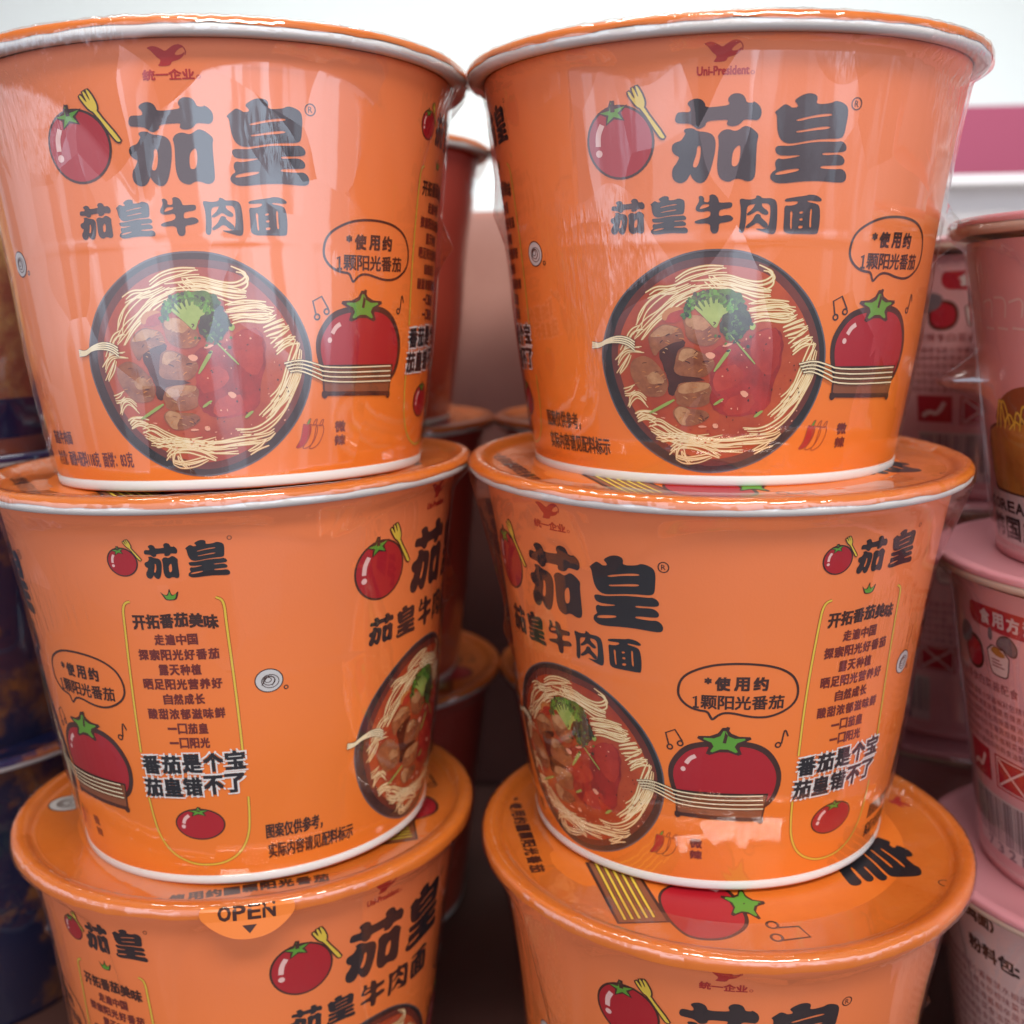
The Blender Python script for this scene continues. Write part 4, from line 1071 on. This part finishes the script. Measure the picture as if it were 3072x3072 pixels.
def print_top():
    a = Art()
    # picture of a golden bowl of noodles, plate with the country of origin
    a.poly([[(DG(-99), .53), (DG(-97), .30), (DG(-93), .275), (DG(-50), .275), (DG(-46), .30), (DG(-44), .53), (DG(-52), .58), (DG(-70), .60), (DG(-90), .575)]], 'brown_ink', 1, 1)
    a.poly([[(DG(-98), .52), (DG(-96), .31), (DG(-92), .287), (DG(-51), .287), (DG(-47), .31), (DG(-45), .52), (DG(-52), .565), (DG(-70), .585), (DG(-90), .562)]], 'gold_ink', 2, 1)
    a.poly([[(DG(-92), .55), (DG(-88), .66), (DG(-78), .73), (DG(-64), .74), (DG(-52), .66), (DG(-48), .55), (DG(-70), .60)]], 'board', 1.5, 2)
    for k in range(16):
        x = DG(-90 + k * 2.6)
        a.stroke([(x, .55), (x + .02, .61 + .05 * math.sin(k * 1.7)), (x + .05, .64 + .05 * math.cos(k)), (x + .08, .57)], .014, 'brown_ink', 3 + .1 * k)
        a.stroke([(x, .55), (x + .02, .61 + .05 * math.sin(k * 1.7)), (x + .05, .64 + .05 * math.cos(k)), (x + .08, .57)], .010, 'yellow', 3.5 + .1 * k)
    rectp(a, DG(-101), DG(-45), .065, .278, 'plate_ink', 2.6)
    for k, ch in enumerate('KOREA'):
        a.text(ch, (DG(-103 + k * 5.2), DG(-98.6 + k * 5.2), .200, .245), 'ink', 4, .0024)
    for k, ch in enumerate('韩国产'):
        a.text(ch, (DG(-100 + k * 10.5), DG(-91.2 + k * 10.5), .085, .175), 'ink', 4, .0036)
    for k in range(5):
        a.stroke([(DG(-92 + 7 * k), 1.06 + .02 * (k % 2)), (DG(-86 + 7 * k), 1.08), (DG(-87 + 7 * k), 1.00)], .010, 'pink_pale', 1)
        a.stroke([(DG(-91 + 7 * k), .96), (DG(-86 + 7 * k), .955)], .010, 'pink_pale', 1, smooth=0)
    return a
def print_mid(x=0.0):
    a = Art()
    X = lambda d_: DG(d_ + x)
    a.poly([[(X(-85.6), 1.225), (X(-40), 1.225), (X(-40), 1.122), (X(-84), 1.122), (X(-87), 1.15), (X(-87.2), 1.20)]], 'ribbon', 1, 1)
    for k, ch in enumerate('食用方法'):
        a.text(ch, (X(-81.2 + k * 5.6), X(-77.0 + k * 5.6), 1.145, 1.205), 'plate_ink', 2, .003)
    meal_box(a, X(-79.6), .930, .135)
    meal_box(a, X(-56), .930, .135)
    a.poly([[(X(-92), .93), (X(-92), 1.04), (X(-88), 1.08), (X(-81.5), 1.06), (X(-81), .95), (X(-86), .91)]], 'brown_ink', 1, 2)
    a.poly([[(X(-91), .94), (X(-91), 1.03), (X(-88), 1.065), (X(-82.4), 1.045), (X(-82), .96), (X(-86), .925)]], 'ribbon', 2, 2)
    a.poly([[(X(-97), 1.00), (X(-93), 1.12), (X(-86), 1.10), (X(-88), 1.02)]], 'slate_ink', 3, 2)
    small_rows(a, X(-100), X(-66), .905, .845, 1, 'rose_ink', 2)
    small_rows(a, X(-100), X(-44), .83, .575, 6, 'rose_ink', 4)
    a.poly([[(X(-97), .565), (X(-83), .565), (X(-83), .42), (X(-97), .42)]], 'ribbon', 1, 0)
    a.stroke([(X(-95), .45), (X(-92), .48), (X(-89), .46), (X(-86), .53)], .022, 'pink_pale', 2)
    for k in range(2):
        rectp(a, X(-80 + k * 18), X(-64.5 + k * 18), .41, .565, 'ribbon', 1)
        rectp(a, X(-79.2 + k * 18), X(-65.3 + k * 18), .418, .557, 'pink_pale', 2)
        rectp(a, X(-78.6 + k * 18), X(-65.9 + k * 18), .424, .551, 'ribbon', 3)
        a.stroke([(X(-78.0 + k * 18), .43), (X(-66.5 + k * 18), .545)], .010, 'pink_pale', 4, smooth=0)
        a.stroke([(X(-78.0 + k * 18), .545), (X(-66.5 + k * 18), .43)], .010, 'pink_pale', 5, smooth=0)
    barcode(a, X(-96), X(-58), .150, .355, 9)
    for k, ch in enumerate('7321'):
        a.text(ch, (X(-89 + k * 6.5), X(-85.6 + k * 6.5), .098, .142), 'slate_ink', 3, .002)
    return a
def print_low():
    a = Art()
    rectp(a, DG(-110), DG(-30), .02, 1.30, 'pink_pale', 0)
    a.text('辣鸡面）', (DG(-83), DG(-67.5), 1.232, 1.288), 'ink', 1, .003)
    for k, ch in enumerate('粉料包：'):
        if ch == '：':
            a.text(ch, (DG(-60.6), DG(-59.4), 1.09, 1.13), 'ink', 1, .003)
        else:
            a.text(ch, (DG(-78.6 + k * 6.1), DG(-73.0 + k * 6.1), 1.085, 1.150), 'ink', 1, .003)
    small_rows(a, DG(-88), DG(-79.2), 1.152, 1.085, 1, 'ink', 11)
    small_rows(a, DG(-56), DG(-36), 1.152, 1.085, 1, 'ink', 12)
    small_rows(a, DG(-100), DG(-40), 1.01, .30, 14, 'rose_ink', 13)
    return a
_pz2 = [i * .045 for i in range(30)]
p_wall = lathe('cup_wall', [(0, .004), (.66, .004)] + [(RP(z), z) for z in _pz2], M['pink'])
p_wall2 = lathe('cup_wall', [(0, .004), (.66, .004)] + [(RP(z), z) for z in _pz2], M['pink'])
p_base = lathe('base_ring', [(RP(0) - .03, -.001), (RP(0) + .004, -.001), (RP(.03) + .006, .03), (RP(.05) + .001, .05), (RP(.05) - .02, .05)], M['pink'])
p_rim = lathe('rim', [((.935 + .027 * math.cos(R_(-200 + k * 19)) * (1.0 if math.cos(R_(-200 + k * 19)) > 0 else 1.6)), PH + .026 + .028 * math.sin(R_(-200 + k * 19))) for k in range(17)], M['cream'])
p_lid = lathe('lid', [(.9640, PH + .038), (.966, PH + .046), (.962, PH + .060), (.950, PH + .070), (.925, PH + .072), (.905, PH + .066), (.890, PH + .056), (.60, PH + .0545), (0, PH + .054)], M['pink_lid'])
pr_top = print_top().build('wall_print', wrap_pink, .035, .08)
pr_mid = print_mid().build('wall_print', wrap_pink, .035, .08)
pr_low = print_low().build('wall_print', wrap_pink, .035, .08)
p_film = film(50, (), 240, PH, RP, PRr, .74, .8)
p_film_ear = film(51, [(R_(-93), .74, .22)], 360, PH, RP, PRr, .74, .6)
PG = 'pink noodle cups stacked beside the orange ones'
pinks = [
 (2.70, 4.786, .252 - PH, 0, pr_top, 1, 'top pink noodle cup at the right edge, golden bowl picture and pointed film ear'),
 (2.70, 4.786, .252 - 1.389 - PH, 0, pr_mid, 0, 'middle pink noodle cup at the right edge, crimson ribbon and barcode on its side'),
 (2.70, 4.786, .252 - 2 * 1.389 - PH, 0, pr_low, 0, 'bottom pink noodle cup at the right edge, pale side with dark ingredient lettering'),
 (2.66, 6.85, .252 - PH, 50, pr_mid, 0, 'top pink noodle cup of the rear pink stack, glimpsed behind an orange cup'),
 (2.66, 6.85, .252 - 1.389 - PH, 20, pr_mid, 0, 'pink noodle cup in the middle of the rear pink stack, mostly in shadow'),
 (2.66, 6.85, .252 - 2 * 1.389 - PH, 80, pr_mid, 0, 'bottom pink noodle cup of the rear pink stack, only its lid in view'),
]
for x, y, z, ori, pr, ear, label in pinks:
    t = empty('noodle_cup', label, 'noodle cup', PG)
    wl = copy_under(p_wall, t)
    copy_under(pr, wl)
    copy_under(p_base, t)
    copy_under(p_rim, t)
    copy_under(p_lid, t)
    copy_under(p_film_ear if ear else p_film, t)
    place(t, x, y, z, 0, 0, ori)
for o in (p_wall, p_wall2, p_base, p_rim, p_lid, pr_top, pr_mid, pr_low, p_film, p_film_ear):
    bpy.data.objects.remove(o)

# ------------------------------------------------------------------ dark blue cups on the left, out of focus
M['navy'] = mat('navy_card', (0.010, 0.014, 0.045), 0.4, noise=(34, (.50, .60), (0.20, 0.075, 0.028)))
M['navy_top'] = mat('gold_picture_card', (0.62, 0.40, 0.16), 0.4, noise=(30, (.42, .58), (0.34, 0.11, 0.07)))
M['navy_lid'] = mat('navy_lid_foil', (0.012, 0.022, 0.10), 0.3, noise=(30, (.52, .58), (0.45, 0.14, 0.05)))
M['navy_rim'] = mat('navy_band', (0.012, 0.02, 0.085), 0.4)
n_wall = lathe('cup_wall', [(0, .004), (.66, .004)] + [(RW(z), z) for z in _wz], M['navy'])
n_wall2 = lathe('cup_wall', [(0, .004), (.66, .004)] + [(RW(z), z) for z in _wz], M['navy_top'])
n_band = lathe('blue_band', [(RW(.16) + .002, .16), (RW(.36) + .003, .36)], M['navy_rim'])
n_rim = lathe('rim', rim_prof, M['grey_ink'])
n_lid = lathe('lid', [(1.0035, H_ + .030), (1.0055, H_ + .036), (1.004, H_ + .046), (.997, H_ + .056), (.982, H_ + .062), (.962, H_ + .062), (.944, H_ + .056), (.922, H_ + .034), (.70, H_ + .0295), (0, H_ + .029)], M['navy_lid'])
n_film = film(60, (), 220)
for k, (z, wl_, lab) in enumerate(((-.76, n_wall2, 'gold and navy noodle cup on top of the blurred far left stack'), (-2.21, n_wall, 'middle dark navy noodle cup with brown blotches in the blurred far left stack'), (-3.705, n_wall, 'bottom dark navy noodle cup of the blurred far left stack'))):
    t = empty('noodle_cup', lab, 'noodle cup', 'navy noodle cups at the far left')
    wl = copy_under(wl_, t)
    if k == 0:
        copy_under(n_band, wl)
    copy_under(n_rim, t)
    copy_under(n_lid, t)
    copy_under(n_film, t)
    place(t, -3.32, 6.0 if k else 6.05, z, 0, 0, 30 * k)
for o in (n_wall, n_wall2, n_band, n_rim, n_lid, n_film):
    bpy.data.objects.remove(o)

# ------------------------------------------------------------------ shelf and what stands behind it
def box(bm, x0, x1, y0, y1, z0, z1):
    v = [bm.verts.new(Vector((a, b, c)) * S + Vector((0, 0, ZO * S))) for a in (x0, x1) for b in (y0, y1) for c in (z0, z1)]
    for f in ((0, 1, 3, 2), (4, 6, 7, 5), (0, 4, 5, 1), (2, 3, 7, 6), (0, 2, 6, 4), (1, 5, 7, 3)):
        bm.faces.new([v[i] for i in f])
def boxes(name, bs, m, parent=None, bevel=.0):
    bm = bmesh.new()
    for b in bs:
        box(bm, *b)
    if bevel:
        bmesh.ops.bevel(bm, geom=bm.edges[:], offset=bevel * S, segments=2, affect='EDGES')
    bmesh.ops.recalc_face_normals(bm, faces=bm.faces[:])
    me = bpy.data.meshes.new(name)
    bm.to_mesh(me)
    bm.free()
    me.materials.append(m)
    o = bpy.data.objects.new(name, me)
    COL.objects.link(o)
    o.parent = parent
    return o
def tag(o, label=None, cat=None, group=None, kind=None):
    for k, v in (('label', label), ('category', cat), ('group', group), ('kind', kind)):
        if v:
            o[k] = v
    return o
M['shelf'] = mat('dark_painted_shelf', (0.085, 0.036, 0.028), 0.55, noise=(12, (.3, .7), (0.11, 0.045, 0.036)))
M['carton'] = mat('pinkish_carton', (0.56, 0.30, 0.24), 0.6, noise=(20, (.3, .7), (0.50, 0.25, 0.20)))
M['panel'] = mat('grey_steel_panel', (0.46, 0.44, 0.43), 0.5)
M['white_edge'] = mat('white_shelf_edge', (0.85, 0.85, 0.84), 0.4)
M['sign'] = mat('crimson_sign_board', (0.40, 0.060, 0.125), 0.45)
M['sign_red'] = mat('bright_red_sign_end', (0.72, 0.10, 0.12), 0.45)
M['ceiling'] = mat('white_ceiling', (0.79, 0.85, 0.82), 0.8)
M['joint'] = mat('ceiling_joint', (0.62, 0.66, 0.64), 0.8)
FL = -ZO
tag(boxes('shelf', [(-6.5, 6.5, 2.6, 12.5, FL - .25, FL)], M['shelf']), kind='structure')
tag(boxes('floor', [(-60, 60, -40, 80, FL - 16, FL - 15)], mat('brown_floor', (.07, .05, .045), .5)), kind='structure')
tag(boxes('ceiling', [(-70, 70, -40, 96, 26, 27)], M['ceiling']), kind='structure')
cj = tag(boxes('ceiling_joint_strip', [(x, x + .35, -40, 95, 25.93, 25.99) for x in (-24, -12, 0.5, 13, 25)], M['joint']), kind='structure')
tag(boxes('store_wall', [(-70, 70, 92, 94, -19, 26)], mat('white_wall_paint', (.82, .84, .83), .8)), 'plain white store wall far behind the stacks, above the carton', 'wall')
ct = tag(boxes('display_carton', [(-3.2, 2.2, 8.6, 10.4, -1.45, .70)], M['carton'], bevel=.04), 'pinkish carton behind the orange cups, seen in the gap, upper of two', 'carton')
M['gap_shade_carton'] = mat('gap_shade_brown', (0.17, 0.060, 0.045), 0.7, noise=(18, (.3, .7), (0.14, 0.050, 0.038)))  # invented lower carton; its dark brown paints the shade of the gap
tag(boxes('display_carton', [(-3.2, 2.3, 8.5, 10.5, FL, -1.452)], M['gap_shade_carton'], bevel=.04), 'added dark carton under the pinkish one, its brown standing for shade behind the cups', 'carton')
t = empty('shelf_unit', 'grey steel back of the neighbouring shelf with white edges, behind the pink cups', 'shelf unit')
place(t, 0, 0, 0)
def part(o):
    o.parent = t
    o.matrix_parent_inverse = t.matrix_world.inverted()
    return o
t.location = (0, 0, 0)
bpy.context.view_layer.update()
t.matrix_world = Matrix.Identity(4)
boxes('back_panel', [(2.4, 14, 11.0, 11.4, FL, 1.02)], M['panel'], t)
boxes('shelf_edge', [(2.4, 14, 10.7, 11.4, 1.02, 1.10)], M['white_edge'], t)
boxes('shelf_edge', [(2.4, 14, 10.2, 11.0, .30, .37)], M['white_edge'], t)
sg = empty('sign_board', 'crimson board with a brighter red end, high behind the pink cups', 'sign')
sg.matrix_world = Matrix.Identity(4)
boxes('board', [(3.0, 6.95, 16.0, 16.3, 1.35, 2.52)], M['sign'], sg)
boxes('board_end', [(6.95, 14, 15.9, 16.3, 1.35, 2.60)], M['sign_red'], sg)
